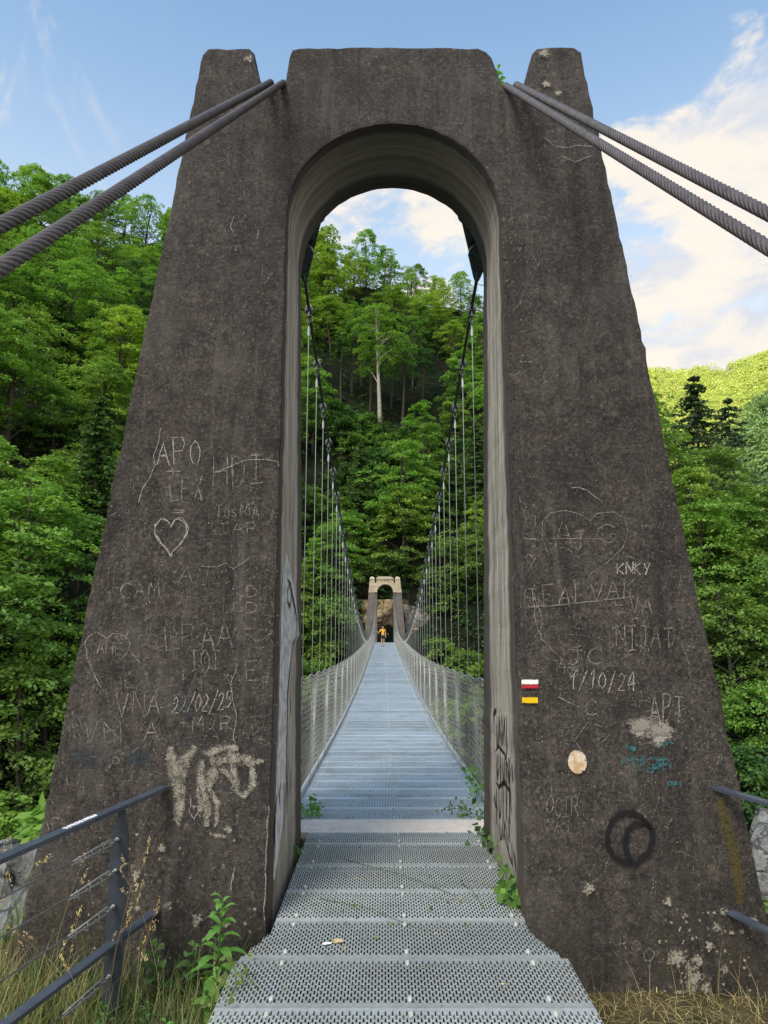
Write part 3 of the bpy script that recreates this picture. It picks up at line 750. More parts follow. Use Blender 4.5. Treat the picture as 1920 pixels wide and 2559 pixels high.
for (px, py, rx) in ((1272,1916,.045),(1464,2068,.075),(1486,2090,.05),(1500,2110,.06),(1490,2135,.05),(1505,2070,.04),(1530,2040,.03),(1545,2000,.03),(1560,1965,.03),(1580,1975,.02),(1560,2090,.03),(1480,2155,.06),(1455,2150,.03),(1520,2130,.04),(1440,1945,.03),(1625,1985,.03),(1600,2010,.02),
                     (297,1886,.035),(365,1955,.035),(428,1984,.05),(490,1995,.025),(352,2040,.03),(300,1960,.02),(352,1830,.03),(495,1790,.03),(518,2110,.03),(540,131,.045),(1178,186,.04),(1205,205,.03),(1175,120,.05)):
    a = on_front(px, py); m.blob(a, rx, rx * .95, .35)
build_each(m, 'lichen_patch', LICHEN); m = Marks(front_wall())
for k in range(130):
    if rr.random() < .6: px, py = rr.uniform(1420, 1620), rr.uniform(1960, 2180)
    else: px, py = rr.uniform(150, 560), rr.uniform(1780, 2100)
    a = on_front(px, py); r_ = rr.uniform(.005, .014); m.blob(a, r_, r_, .3, 9)
m.build('lichen_spots', LICHEN)['kind'] = 'stuff'
# marks on the jambs: X = constant walls
def jamb_wall(side, off):
    def f(y, z):
        return (XC + side * (hw(z) - off), y, z)
    return f
def jy(px, py, side):
    x = XC + side * hw(1.2)
    p = at_x(px, py, x); return (p.y, p.z)
GREYP = mat_mark('grey_mural_paint', (0.78, 0.775, 0.77), 1.9, 60, 0.9, color2=(0.48, 0.48, 0.485), contrast=0.6, amax=0.9)
DARKP = mat_mark('dark_mural_line', (0.05, 0.05, 0.055), 1.2, 90, 0.9)
m = Marks(jamb_wall(-1, .004))
ml = [(618,1195),(612,1235),(609,1280),(607,1330),(606,1385),(604,1440),(602,1520),(599,1600),(595,1680),(592,1770),(589,1850),(588,1900)]
mr = [(620,1195),(630,1240),(637,1280),(643,1330),(646,1372),(630,1400),(623,1460),(619,1560),(617,1660),(610,1770),(598,1850),(590,1900)]
def dense(p, k=4):
    return [(a[0] + (b[0] - a[0]) * q / k, a[1] + (b[1] - a[1]) * q / k) for a, b in zip(p, p[1:]) for q in range(k)] + [p[-1]]
m.strip([jy(p[0], p[1], -1) for p in dense(ml)], [jy(p[0], p[1], -1) for p in dense(mr)])
m.build('grey_mural', GREYP, 'painted grey tapering shape on the opening wall')
m = Marks(jamb_wall(-1, .006))
for st, wd in (([(621,1250),(627,1262),(632,1290),(640,1330),(642,1372)], .05), ([(626,1258),(621,1275),(621,1300),(626,1312),(630,1290),(627,1268)], .03), ([(642,1372),(632,1392),(626,1440),(620,1500),(618,1600),(615,1740)], .035),
               ([(596,1715),(592,1760),(590,1860)], .04), ([(622,1640),(619,1680),(618,1760)], .03), ([(604,1690),(600,1740)], .03), ([(626,1660),(624,1720)], .02), ([(612,1690),(610,1800)], .025)):
    m.ribbon([jy(p[0], p[1], -1) for p in st], wd, .003, True)
ptz = [(625,1560),(627,1575),(625,1590)]
m.build('mural_outline', DARKP, 'dark outlines of the grey mural')
m = Marks(jamb_wall(-1, .008))
m.ribbon([jy(p[0], p[1], -1) for p in [(627,1505),(628,1525),(627,1545)]], .06, .001, True)
m.build('pale_chip', mat_mark('pale_chip', (0.5, 0.42, 0.32), 2.0, 60, 0.8))
m = Marks(jamb_wall(1, .004))
# column of black spray-can writing, four lines, stretched by the grazing view
rj = random.Random(4)
def jl(pts, wd): m.ribbon([jy(px, py, 1) for px, py in pts], wd, .002, True)
def loopy(x0, x1, y0, y1, n):
    dxx = (x1 - x0) / n
    for k in range(n):
        a = x0 + dxx * k
        kind = rj.randrange(4); o = rj.uniform(-6, 6)
        if kind == 0: jl([(a + dxx*.2, y0+o), (a, (y0+y1)/2+o), (a + dxx*.25, y1+o), (a + dxx*.7, (y0+y1)/2+o), (a + dxx*.45, y0+8+o), (a+dxx*.2, y0+o)], .03)
        elif kind == 1: jl([(a, y0+o), (a + dxx*.2, y1+o), (a + dxx*.6, y1-8+o), (a + dxx*.8, y0+o)], .03)
        elif kind == 2: jl([(a + dxx*.3, y0-6+o), (a + dxx*.4, y1+8+o)], .035)
        else: jl([(a, y1+o), (a + dxx*.3, y0+o), (a + dxx*.6, (y0+y1)/2+o), (a + dxx*.9, y1+o)], .03)
loopy(1074, 1100, 1548, 1618, 5); loopy(1075, 1106, 1632, 1690, 5); loopy(1073, 1108, 1704, 1770, 5); loopy(1082, 1108, 1776, 1818, 3)
jl([(1070,1560),(1068,1545),(1073,1532)], .05); jl([(1080,1530),(1080,1540)], .02); jl([(1084,1530),(1084,1540)], .02); jl([(1072,1625),(1078,1612),(1092,1628),(1100,1660),(1106,1720)], .03)
jl([(1074,1690),(1080,1700),(1092,1690),(1104,1710),(1108,1760)], .04); jl([(1070,1720),(1074,1745)], .06); jl([(1092,1800),(1104,1850),(1110,1868),(1108,1820)], .03); jl([(1112,1838),(1117,1870),(1118,1885)], .03); jl([(1108,1652),(1110,1690)], .03)
m.build('black_tag', BLACK, 'vertical column of black spray-can tags on the opening wall')

# ------------------------------------------------------------------ stay cables (twisted strands)
def twisted_cable(name, pts, rad, nst=6, lay=4.1, label=None, group=None):
    """pts: polyline (few points); helical lobes of nst strands"""
    P_ = [Vector(p) for p in pts]
    # resample
    seg = []
    for a, b in zip(P_, P_[1:]):
        L_ = (b - a).length; m_ = max(2, int(L_ / (rad * 0.085)))
        seg += [a.lerp(b, k / m_) for k in range(m_)]
    seg.append(P_[-1])
    # smooth corners
    arr = np.array([tuple(p) for p in seg])
    for _ in range(120):
        arr[1:-1] = 0.5 * arr[1:-1] + 0.25 * (arr[:-2] + arr[2:])
    T = np.gradient(arr, axis=0); T /= np.linalg.norm(T, axis=1)[:, None]
    S = np.concatenate([[0], np.cumsum(np.linalg.norm(np.diff(arr, axis=0), axis=1))])
    X = np.cross(T, np.array([1.0, 0, 0])); X /= np.linalg.norm(X, axis=1)[:, None]
    Y = np.cross(T, X)
    nphi = nst * 7
    ph = np.arange(nphi) / nphi * 2 * np.pi
    tw = 2 * np.pi * S / (lay * 2 * rad)
    loc = (nst * (ph[None, :] - tw[:, None]) / (2 * np.pi)) % 1.0
    rr_ = rad * (0.64 + 0.36 * np.sqrt(np.clip(1 - (2 * loc - 1) ** 2, 0, 1)))
    V = arr[:, None, :] + rr_[..., None] * (np.cos(ph)[None, :, None] * X[:, None, :] + np.sin(ph)[None, :, None] * Y[:, None, :])
    n = len(arr)
    i = np.arange(n - 1)[:, None]; k = np.arange(nphi)[None, :]; k2 = (k + 1) % nphi
    F = np.stack([i * nphi + k, i * nphi + k2, (i + 1) * nphi + k2, (i + 1) * nphi + k], -1).reshape(-1, 4)
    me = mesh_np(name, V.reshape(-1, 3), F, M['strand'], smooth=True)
    ul = me.uv_layers.new(name='UVMap')
    uu = np.stack([loc * 1.0, np.repeat(S[:, None], nphi, 1)], -1).reshape(-1, 2)
    idx = F.ravel()
    ul.data.foreach_set('uv', uu[idx].astype(np.float32).ravel())
    o = link(name, me)
    return tag(o, label, 'cable', group)
def edge_pt(px, py, thick_px):
    d = ray(px, py); zc = FPX * 0.046 / thick_px
    return Vector((d.x * zc, d.y * zc, CAM_H + d.z * zc))
def stay(top_px, edge_px, thick, sx, label):
    fx, fz = on_front(*top_px)
    A = Vector((fx, FY0 + FSL * fz + 0.02, fz + 0.0))
    B = edge_pt(*edge_px, thick)
    D = (B - A)
    C = A + D * ((A.z + 0.6) / -D.z)          # down to the anchorage behind the camera
    rear = Vector((sx, 5.35, A.z - 0.01)); r2 = Vector((sx, 5.62, A.z - 0.12))
    return twisted_cable('stay_cable', [C, A, Vector((A.x * 0.6 + sx * 0.4, 4.85, A.z + 0.03)), rear, r2], 0.0235, label=label)
stay((612, 174), (0, 580), 42, XC - 0.90, 'lower twisted steel cable of the pair from the left notch of the dark tower')
stay((585, 173), (0, 488), 39, XC - 0.98, 'upper twisted steel cable of the pair from the left notch of the dark tower')
stay((1093, 180), (1660, 535), 36, XC + 0.90, 'lower twisted steel cable of the pair from the right notch of the dark tower')
stay((1116, 178), (1660, 462), 33.5, XC + 0.98, 'upper twisted steel cable of the pair from the right notch of the dark tower')

# ------------------------------------------------------------------ deck line, main cables, hangers
DZ_Y = [6.0, 6.5, 7.3, 9.0, 12.0, 15.0, 18.6, 24.0, 30.0, 39.0, 48.0, 57.0, 67.0]
DZ_Z = [-0.005, -0.005, -0.03, -0.075, -0.155, -0.205, -0.235, -0.235, -0.19, -0.07, 0.06, 0.13, 0.30]
def deck_z(y): return float(np.interp(y, DZ_Y, DZ_Z))
FARY = 66.4
CX = 0.875
def cab_z(y): return 1.15 + 4.45 * ((y - 37.0) / 32.0) ** 2
def cab_slope(y): return 2 * 4.45 / 32.0 * (y - 37.0) / 32.0
for sx, word in ((-1, 'left'), (1, 'right')):
    mb = MB(); ys = np.concatenate([[6.72], np.arange(7.2, 66.2, 0.95), [66.6]])
    mb.tube([(XC + sx * CX, y, cab_z(y)) for y in ys], 0.0175, 8)
    o = mb.build('main_cable', M['maincable'], None, True)
    tag(o, f'dark sagging main suspension cable above the {word} netting of the footbridge', 'cable', 'main suspension cables')
# end fittings behind the near tower: paired sockets, link plate, single socket
def extr(mb, prof, x0, x1, frame):
    n = len(prof)
    vs = [frame(x0, a, b) for a, b in prof] + [frame(x1, a, b) for a, b in prof]
    fs = [tuple(range(n))[::-1], tuple(n + i for i in range(n))] + [(i, (i + 1) % n, n + (i + 1) % n, n + i) for i in range(n)]
    mb.add(vs, fs)
def stadium(l0, l1, r0, r1, n=9):
    p = []
    for k in range(n): a = math.pi / 2 + math.pi * k / (n - 1); p.append((l0 + r0 * math.cos(a), r0 * math.sin(a)))
    for k in range(n): a = -math.pi / 2 + math.pi * k / (n - 1); p.append((l1 + r1 * math.cos(a), r1 * math.sin(a)))
    return p
for sx, word in ((-1, 'left'), (1, 'right')):
    y1, y0 = 6.74, 5.62
    end = Vector((XC + sx * CX, y1, cab_z(y1))); st_ = Vector((XC + sx * (CX - 0.055), y0, 5.47))
    ax = (end - st_).normalized(); L_ = (end - st_).length
    lat = Vector((1, 0, 0)); lat = (lat - ax * lat.dot(ax)).normalized(); nrm = ax.cross(lat)
    fr = lambda x, a, b: st_ + lat * x + ax * a + nrm * b
    root = empty('cable_socket', st_, f'black steel cable socket and link plates inside the arch, {word} side', 'cable socket', 'black cable sockets')
    def tor(o): o.parent = root; o.matrix_parent_inverse = Matrix.Translation(-st_); return o
    # yoke: two cheek plates with rounded corners, face turned to the walker below
    def hull(circ, n=40):
        out_ = []
        for k in range(n):
            a_ = 2 * math.pi * k / n; d_ = (math.cos(a_), math.sin(a_))
            c_ = max(circ, key=lambda q: q[0] * d_[0] + q[1] * d_[1] + q[2]); out_.append((c_[0] + c_[2] * d_[0], c_[1] + c_[2] * d_[1]))
        return out_
    fr2 = lambda x, a, b: st_ + lat * a + ax * b + nrm * x
    W_ = 0.135
    for xo in (-W_, W_):
        for no in (-0.045, 0.045):          # pair of link straps from each strand socket to the common pin
            mb = MB(); extr(mb, hull([(xo, .28, .088), (xo * .22, .72, .088)]), no - 0.014, no + 0.014, fr2); tor(bevel_obj(mb.build('link_plate', M['blacksteel']), .004))
        for no in (-0.092, 0.092):          # rounded fork ends of the strand socket
            mb = MB(); extr(mb, hull([(xo * 1.02, .10, .058), (xo, .285, .104)]), no - 0.017, no + 0.017, fr2); tor(bevel_obj(mb.build('fork_end', M['blacksteel']), .006))
        mb = MB(); mb.tube([fr(xo * .85, -0.32, 0), fr(xo, 0.0, 0), fr(xo, 0.03, 0), fr(xo, 0.08, 0), fr(xo, 0.16, 0)], [0.023, 0.024, 0.05, 0.085, 0.088], 14); tor(mb.build('strand_socket', M['blacksteel'], None, True))
        mb = MB(); mb.tube([fr(xo, .285, -.135), fr(xo, .285, .135)], .042, 16); mb.tube([fr(xo, .285, -.15), fr(xo, .285, -.128)], .056, 16); tor(mb.build('pin', M['pinsteel']))
    mb = MB(); mb.tube([fr(0, .72, -.150), fr(0, .72, .150)], .046, 16); mb.tube([fr(0, .72, -.168), fr(0, .72, -.145)], .062, 16); tor(mb.build('pin', M['pinsteel']))
    for no in (-0.11, 0.11):
        mb = MB(); extr(mb, hull([(0, .715, .116), (0, .90, .07)]), no - 0.017, no + 0.017, fr2); tor(bevel_obj(mb.build('fork_cheek', M['blacksteel']), .003))
    mb = MB(); mb.tube([fr(0, 0.80, 0), fr(0, 0.86, 0), fr(0, 0.94, 0), fr(0, L_ - 0.02, 0), fr(0, L_ + 0.03, 0)], [0.105, 0.108, 0.088, 0.038, 0.022], 14); tor(mb.build('main_socket', M['blacksteel'], None, True))
# saddle blocks in the notches
for sx, word in ((-1, 'left'), (1, 'right')):
    pass

HY0, HDY, HN = 7.2, 0.95, 62
def clamp_mesh():
    mb = MB()
    # upper trapezoid cap over the cable
    pr = [(-0.046, 0.0), (-0.030, 0.050), (0.030, 0.050), (0.046, 0.0)]
    vs = [(a, -0.05, b) for a, b in pr] + [(a, 0.05, b) for a, b in pr]
    mb.add(vs, [(0,1,2,3),(7,6,5,4),(0,4,5,1),(1,5,6,2),(2,6,7,3),(3,7,4,0)])
    mb.box((0, 0, -0.006), (0.128, 0.085, 0.012))
    mb.box((0, 0, -0.024), (0.122, 0.08, 0.012))
    for x in (-0.045, 0.045):
        for y in (-0.022, 0.022):
            mb.tube([(x, y, -0.03), (x, y, -0.050)], 0.014, 6); mb.tube([(x, y, -0.052), (x, y, -0.068)], 0.008, 6); mb.tube([(x, y, 0.0), (x, y, 0.014)], 0.014, 6)
    mb.box((0, 0, -0.065), (0.016, 0.03, 0.07)); mb.box((0, 0, -0.10), (0.05, 0.016, 0.02))
    return mb.mesh('clamp', M['clamp'])
def shackle_mesh():
    mb = MB()
    for ang, zc in ((0.0, -0.122), (math.pi / 2, -0.158)):
        pts = []
        for k in range(13):
            a = 2 * math.pi * k / 12
            pts.append((0.024 * math.cos(a) * math.cos(ang), 0.024 * math.cos(a) * math.sin(ang), zc + 0.028 * math.sin(a)))
        mb.tube(pts, 0.0048, 6, False)
    return mb.mesh('shackle', M['clamp'], True)
def ferrule_mesh():
    mb = MB(); mb.tube([(0,0,-0.18),(0,0,-0.215),(0,0,-0.225),(0,0,-0.30),(0,0,-0.31)], [0.007,0.007,0.0135,0.0135,0.006], 8)
    return mb.mesh('ferrule', M['ferrule'])
def rod_mesh():
    mb = MB(); mb.tube([(0,0,0),(0,0,-1)], 0.0046, 6)
    return mb.mesh('rod', M['rod'], True)
cm, sm, fm, rm = clamp_mesh(), shackle_mesh(), ferrule_mesh(), rod_mesh()
ORD = lambda n: f"{n}{'th' if 10 <= n % 100 <= 20 else {1:'st',2:'nd',3:'rd'}.get(n % 10,'th')}"
for sx, word in ((-1, 'left'), (1, 'right')):
    for i in range(HN):
        y = HY0 + HDY * i; z = cab_z(y); zb = deck_z(y)
        root = empty('hanger', (XC + sx * CX, y, z), f'steel hanger rod, {ORD(i + 1)} from the dark tower on the {word} main cable', 'hanger', f'hangers of the {word} main cable')
        c_ = link('clamp', cm, root); c_.rotation_euler = (math.atan(cab_slope(y)), 0, 0); c_.scale = (.74, .74, .74)
        if i < 34: link('shackle', sm, root)
        drop = z - 0.3 - (zb - 0.06)
        if drop > 0.1:
            link('ferrule', fm, root)
            r_ = link('rod', rm, root); r_.location = (0, 0, -0.3); r_.scale = (1, 1, drop)

# ------------------------------------------------------------------ gratings
def grating(x0, x1, depth, left=None, right=None, y_abs=0.0, flip=False, mats=('galv', 'clip'), clips=()):
    """perforated plank, origin at its near edge centre; left/right: edge functions of y for cut planks"""
    cw, rp = 0.0152, 0.0505
    border = 0.026
    ncol = int((x1 - x0) / cw); nrow = int((depth - 2 * border) / rp)
    cwx = (x1 - x0) / ncol; rpy = (depth - 2 * border) / nrow
    V = []; F4 = []
    cols = np.arange(ncol)
    hexx = np.array([-.27, .27, .33, .20, -.20, -.33]) ; hexy = np.array([-.44, -.44, .05, .40, .40, .05])
    hxn = np.array([-.16, .16, .30, .30, -.30, -.30])
    v = []; f = []
    lip = 0.0022
    for c in range(ncol):
        xa = x0 + c * cwx; xb = xa + cwx; xm = (xa + xb) / 2
        odd = c % 2
        ysh = 0.0 if not odd else rpy * 0.42
        # border strips
        def ok(y): return (left is None or xm > left(y + y_abs)) and (right is None or xm < right(y + y_abs))
        ylo = border + ysh; rows = nrow - (1 if odd else 0)
        def quad(ya, yb):
            if not ok((ya + yb) / 2): return
            b = len(v); v.extend([(xa, ya, 0), (xb, ya, 0), (xb, yb, 0), (xa, yb, 0)]); f.append((b, b+1, b+2, b+3))
        quad(0.0015, ylo); quad(ylo + rows * rpy, depth - 0.0015)
        for r_ in range(rows):
            ya = ylo + r_ * rpy; yb = ya + rpy; ym = (ya + yb) / 2
            if not ok(ym): continue
            b = len(v)
            if odd: hx = [(-.14,-.42),(.14,-.42),(.25,-.02),(.24,.36),(-.24,.36),(-.25,-.02)]
            else:   hx = [(-.24,-.36),(.24,-.36),(.25,.02),(.14,.42),(-.14,.42),(-.25,.02)]
            v.extend([(xa, ya, 0), (xb, ya, 0), (xb, yb, 0), (xa, yb, 0)])
            for a_, b_ in hx: v.append((xm + a_ * cwx * 1.05, ym + b_ * rpy * 0.92, lip if abs(b_) > .1 else lip * .4))
            f.append((b, b+1, b+5, b+4)); f.append((b+1, b+2, b+7, b+6, b+5)); f.append((b+2, b+3, b+8, b+7)); f.append((b+3, b, b+4, b+9, b+8))
    me_f = list(f); mi = [0] * len(f)
    # down-turned flanges along both long edges
    n_end = len(v)
    def flange(y):
        xs0 = x0 if left is None else max(x0, left(y + y_abs)); xs1 = x1 if right is None else min(x1, right(y + y_abs))
        b = len(v); v.extend([(xs0, y, 0), (xs1, y, 0), (xs1, y, -0.045), (xs0, y, -0.045)]); me_f.append((b, b+1, b+2, b+3)); mi.append(0)
    flange(0.0015); flange(depth - 0.0015)
    # pale fixing clips
    for cx_ in clips:
        for cy_ in (0.062, depth - 0.062):
            if left is not None and not (left(cy_ + y_abs) + .02 < cx_ < right(cy_ + y_abs) - .02): continue
            mb = MB()
            hexa = [(0.011*math.cos(a), 0.0125*math.sin(a)) for a in np.arange(6) * math.pi / 3]
            dia = [(0, 0.030), (0.010, 0.008), (0.010, -0.008), (0, -0.030), (-0.010, -0.008), (-0.010, 0.008)]
            for prof, z0, z1 in ((dia, 0.002, 0.0075), (hexa, 0.0075, 0.013), ([(0.55*a, 0.55*b) for a, b in hexa], 0.013, 0.017)):
                n = len(prof)
                b = len(v); v.extend([(cx_ + a, cy_ + q, z0) for a, q in prof] + [(cx_ + a, cy_ + q, z1) for a, q in prof])
                me_f.append(tuple(b + n + i for i in range(n))); mi.append(1)
                for i in range(n): me_f.append((b + i, b + (i+1) % n, b + n + (i+1) % n, b + n + i)); mi.append(1)
    me = bpy.data.meshes.new('grating_panel'); me.from_pydata(v, [], me_f)
    me.materials.append(M[mats[0]]); me.materials.append(M[mats[1]])
    me.polygons.foreach_set('material_index', mi); me.update()
    return me
# approach walkway
appr = empty('approach_walkway', (0.09, 3.0, 0), 'perforated galvanised approach walkway passing through the arch of the dark tower', 'walkway')
def to_appr(o): o.parent = appr; o.matrix_parent_inverse = Matrix.Translation((-0.09, -3.0, 0)); return o
seams = [1.996, 2.459, 2.922, 3.386, 3.85, 4.31, 4.77, 5.26, 5.74, 6.06]
def lx(y): return -0.735 if y < 3.80 else (-0.735 + (y - 3.80) / 0.33 * 0.115 if y < 4.13 else -0.610)
def rx(y): return 0.915 if y < 3.80 else (0.915 - (y - 3.80) / 0.33 * 0.115 if y < 4.13 else 0.795)
for a, b in zip(seams, seams[1:]):
    xa, xb = min(lx(a), lx(b)), max(rx(a), rx(b))
    me = grating(xa, xb, b - a, lx, rx, a, clips=(-0.50, 0.115, 0.73))
    o = to_appr(link('grating_panel', me)); o.location = (0, a, 0.0 + random.uniform(-.0015, .0015))
for px in (-0.56, 0.09, 0.74):
    mb = MB(); mb.box((px, 4.0, -0.115), (0.06, 4.1, 0.12)); to_appr(mb.build('bearer', M['rail_dark']))
# threshold plate with raised tread bars
mb = MB(); mb.box((XC, 6.25, -0.002), (1.86, 0.385, 0.008))
rp_ = random.Random(2)
for i in range(46):
    for j in range(9):
        x = XC - 0.90 + i * 0.04 + (0.02 if j % 2 else 0); y = 6.09 + j * 0.04
        an = 0.7 if (i + j) % 2 else -0.7
        mb.box((x, y, 0.0032), (0.024, 0.007, 0.0024), Matrix.Rotation(an, 3, 'Z'))
mb.box((XC, 6.0605, -0.025), (1.86, 0.004, 0.042))
deck = empty('footbridge_deck', (XC, 6.4, 0), 'long blue-grey perforated metal deck of the suspended footbridge', 'bridge deck')
def to_deck(o): o.parent = deck; o.matrix_parent_inverse = Matrix.Translation((-XC, -6.4, 0)); return o
o = to_deck(mb.build('threshold_plate', M['plate'])); o['label'] = 'pale tread plate across the end of the deck'
DW = 0.885
pm = grating(XC - DW, XC + DW, 0.452, mats=('galv_deck', 'clip'), clips=(XC - 0.78, XC + 0.02, XC + 0.78))
NP = int((FARY - 0.1 - 6.445) / 0.455)
rest_v = []
for i in range(NP):
    y0 = 6.445 + 0.455 * i; z0, z1 = deck_z(y0), deck_z(y0 + 0.455)
    o = to_deck(link('grating_panel', pm)) if i < 100 else None
    if o is not None:
        o.location = (0, y0, z0 + random.uniform(-.001, .001)); o.rotation_euler = (math.atan2(z1 - z0, 0.455), 0, 0)
    else:
        rest_v.append((y0, z0, z1))
co = np.empty(len(pm.vertices) * 3, dtype=np.float32); pm.vertices.foreach_get('co', co); co = co.reshape(-1, 3)
fs_ = [tuple(p.vertices) for p in pm.polygons]; mi_ = [p.material_index for p in pm.polygons]
mb = MB()
for (y0, z0, z1) in rest_v:     # far planks: too many and too small to single out
    q = co.copy(); q[:, 2] += z0 + (z1 - z0) * q[:, 1] / 0.455; q[:, 1] += y0
    b = len(mb.v); mb.v.extend(map(tuple, q)); mb.f.extend([tuple(i + b for i in f) for f in fs_]); mb.mi.extend(mi_)
o = to_deck(mb.build('far_grating', [M['galv_deck'], M['clip']])); o['kind'] = 'stuff'
ysd = np.arange(6.1, FARY + 0.3, 0.95)
for sx in (-1, 1):
    mb = MB(); x = XC + sx * (DW + 0.018)
    prof = [(-0.012, -0.10), (0.012, -0.10), (0.012, 0.055), (-0.012, 0.055)]
    vs, fs = [], []
    for y in ysd:
        vs += [(x + a, y, deck_z(y) + b) for a, b in prof]
    for i in range(len(ysd) - 1):
        for k in range(4):
            k2 = (k + 1) % 4; fs.append((4*i+k, 4*i+k2, 4*i+4+k2, 4*i+4+k))
    fs += [(3,2,1,0), tuple(4*(len(ysd)-1)+k for k in range(4))]
    mb.add(vs, fs); to_deck(mb.build('edge_beam', M['galv_deck']))
mbx = MB()
for i in range(HN):
    y = HY0 + HDY * i
    mb = MB() if i < 60 else mbx
    mb.box((XC, y, deck_z(y) - 0.13), (2 * CX + 0.12, 0.05, 0.09))
    if i < 60: to_deck(mb.build('cross_beam', M['rail_dark']))
mbx.v and to_deck(mbx.build('cross_beam', M['rail_dark']))
for x in (XC - 0.45, XC + 0.45):
    mb = MB(); mb.tube([(x, y, deck_z(y) - 0.075) for y in ysd], 0.02, 5); to_deck(mb.build('deck_bearer', M['rail_dark']))

# ------------------------------------------------------------------ wire netting along both sides
NH = 1.17
def netting(sx, word):
    x = XC + sx * (CX + 0.012)
    root = empty('wire_netting', (x, 6.4, 0), f'pale stainless wire netting with rope top along the {word} side of the footbridge', 'netting', 'side netting of the footbridge')
    def to(o): o.parent = root; o.matrix_parent_inverse = Matrix.Translation((-x, -6.4, 0)); return o
    def top(y):
        f = ((y - HY0) / HDY) % 1.0
        return deck_z(y) + NH - 0.035 * math.sin(math.pi * f)
    Y0, Y1 = 6.35, FARY - 0.2
    pitch, span, rad = 0.066, 0.62, 0.00105
    V, F = [], []
    rn = random.Random(int(10 + sx))
    def wire(p, q):
        b = len(V); d = Vector(q) - Vector(p); d.normalize()
        nx = Vector((1, 0, 0)); ny = d.cross(nx)
        for pt in (p, q):
            for k in range(3):
                a = 2 * math.pi * k / 3
                c_ = Vector(pt) + nx * (rad * math.cos(a)) + ny * (rad * math.sin(a)); V.append(tuple(c_))
        for k in range(3): F.append((b + k, b + (k + 1) % 3, b + 3 + (k + 1) % 3, b + 3 + k))
    n = int((Y1 - Y0 + span) / pitch)
    for k in range(n):
        for dr in (1, -1):
            ya = Y0 - span / 2 + k * pitch
            prev = None
            for s_ in range(5):
                t = s_ / 4
                y = ya + (span * t if dr > 0 else span * (1 - t))
                yy = y + 0.006 * math.sin(y * 2.1 + t * 7)
                if yy < Y0 or yy > Y1: prev = None; continue
                zb = deck_z(yy) + 0.02
                z = zb + (top(yy) - zb) * t
                p = (x + 0.02 * math.sin(yy * 3.3) * math.sin(math.pi * t), yy, z)
                if prev is not None: wire(prev, p)
                prev = p
    me = mesh_np('wire_mesh', V, F, M['wire']); to(link('wire_mesh', me))
    mb = MB(); ys = np.arange(Y0, Y1, HDY / 6); mb.tube([(x, y, top(y)) for y in ys], 0.0065, 6); to(mb.build('top_rope', M['wire'], None, True))
    mb = MB(); mb.tube([(x, y, deck_z(y) + 0.022) for y in ys], 0.005, 5); to(mb.build('bottom_rope', M['wire'], None, True))
netting(-1, 'left'); netting(1, 'right')

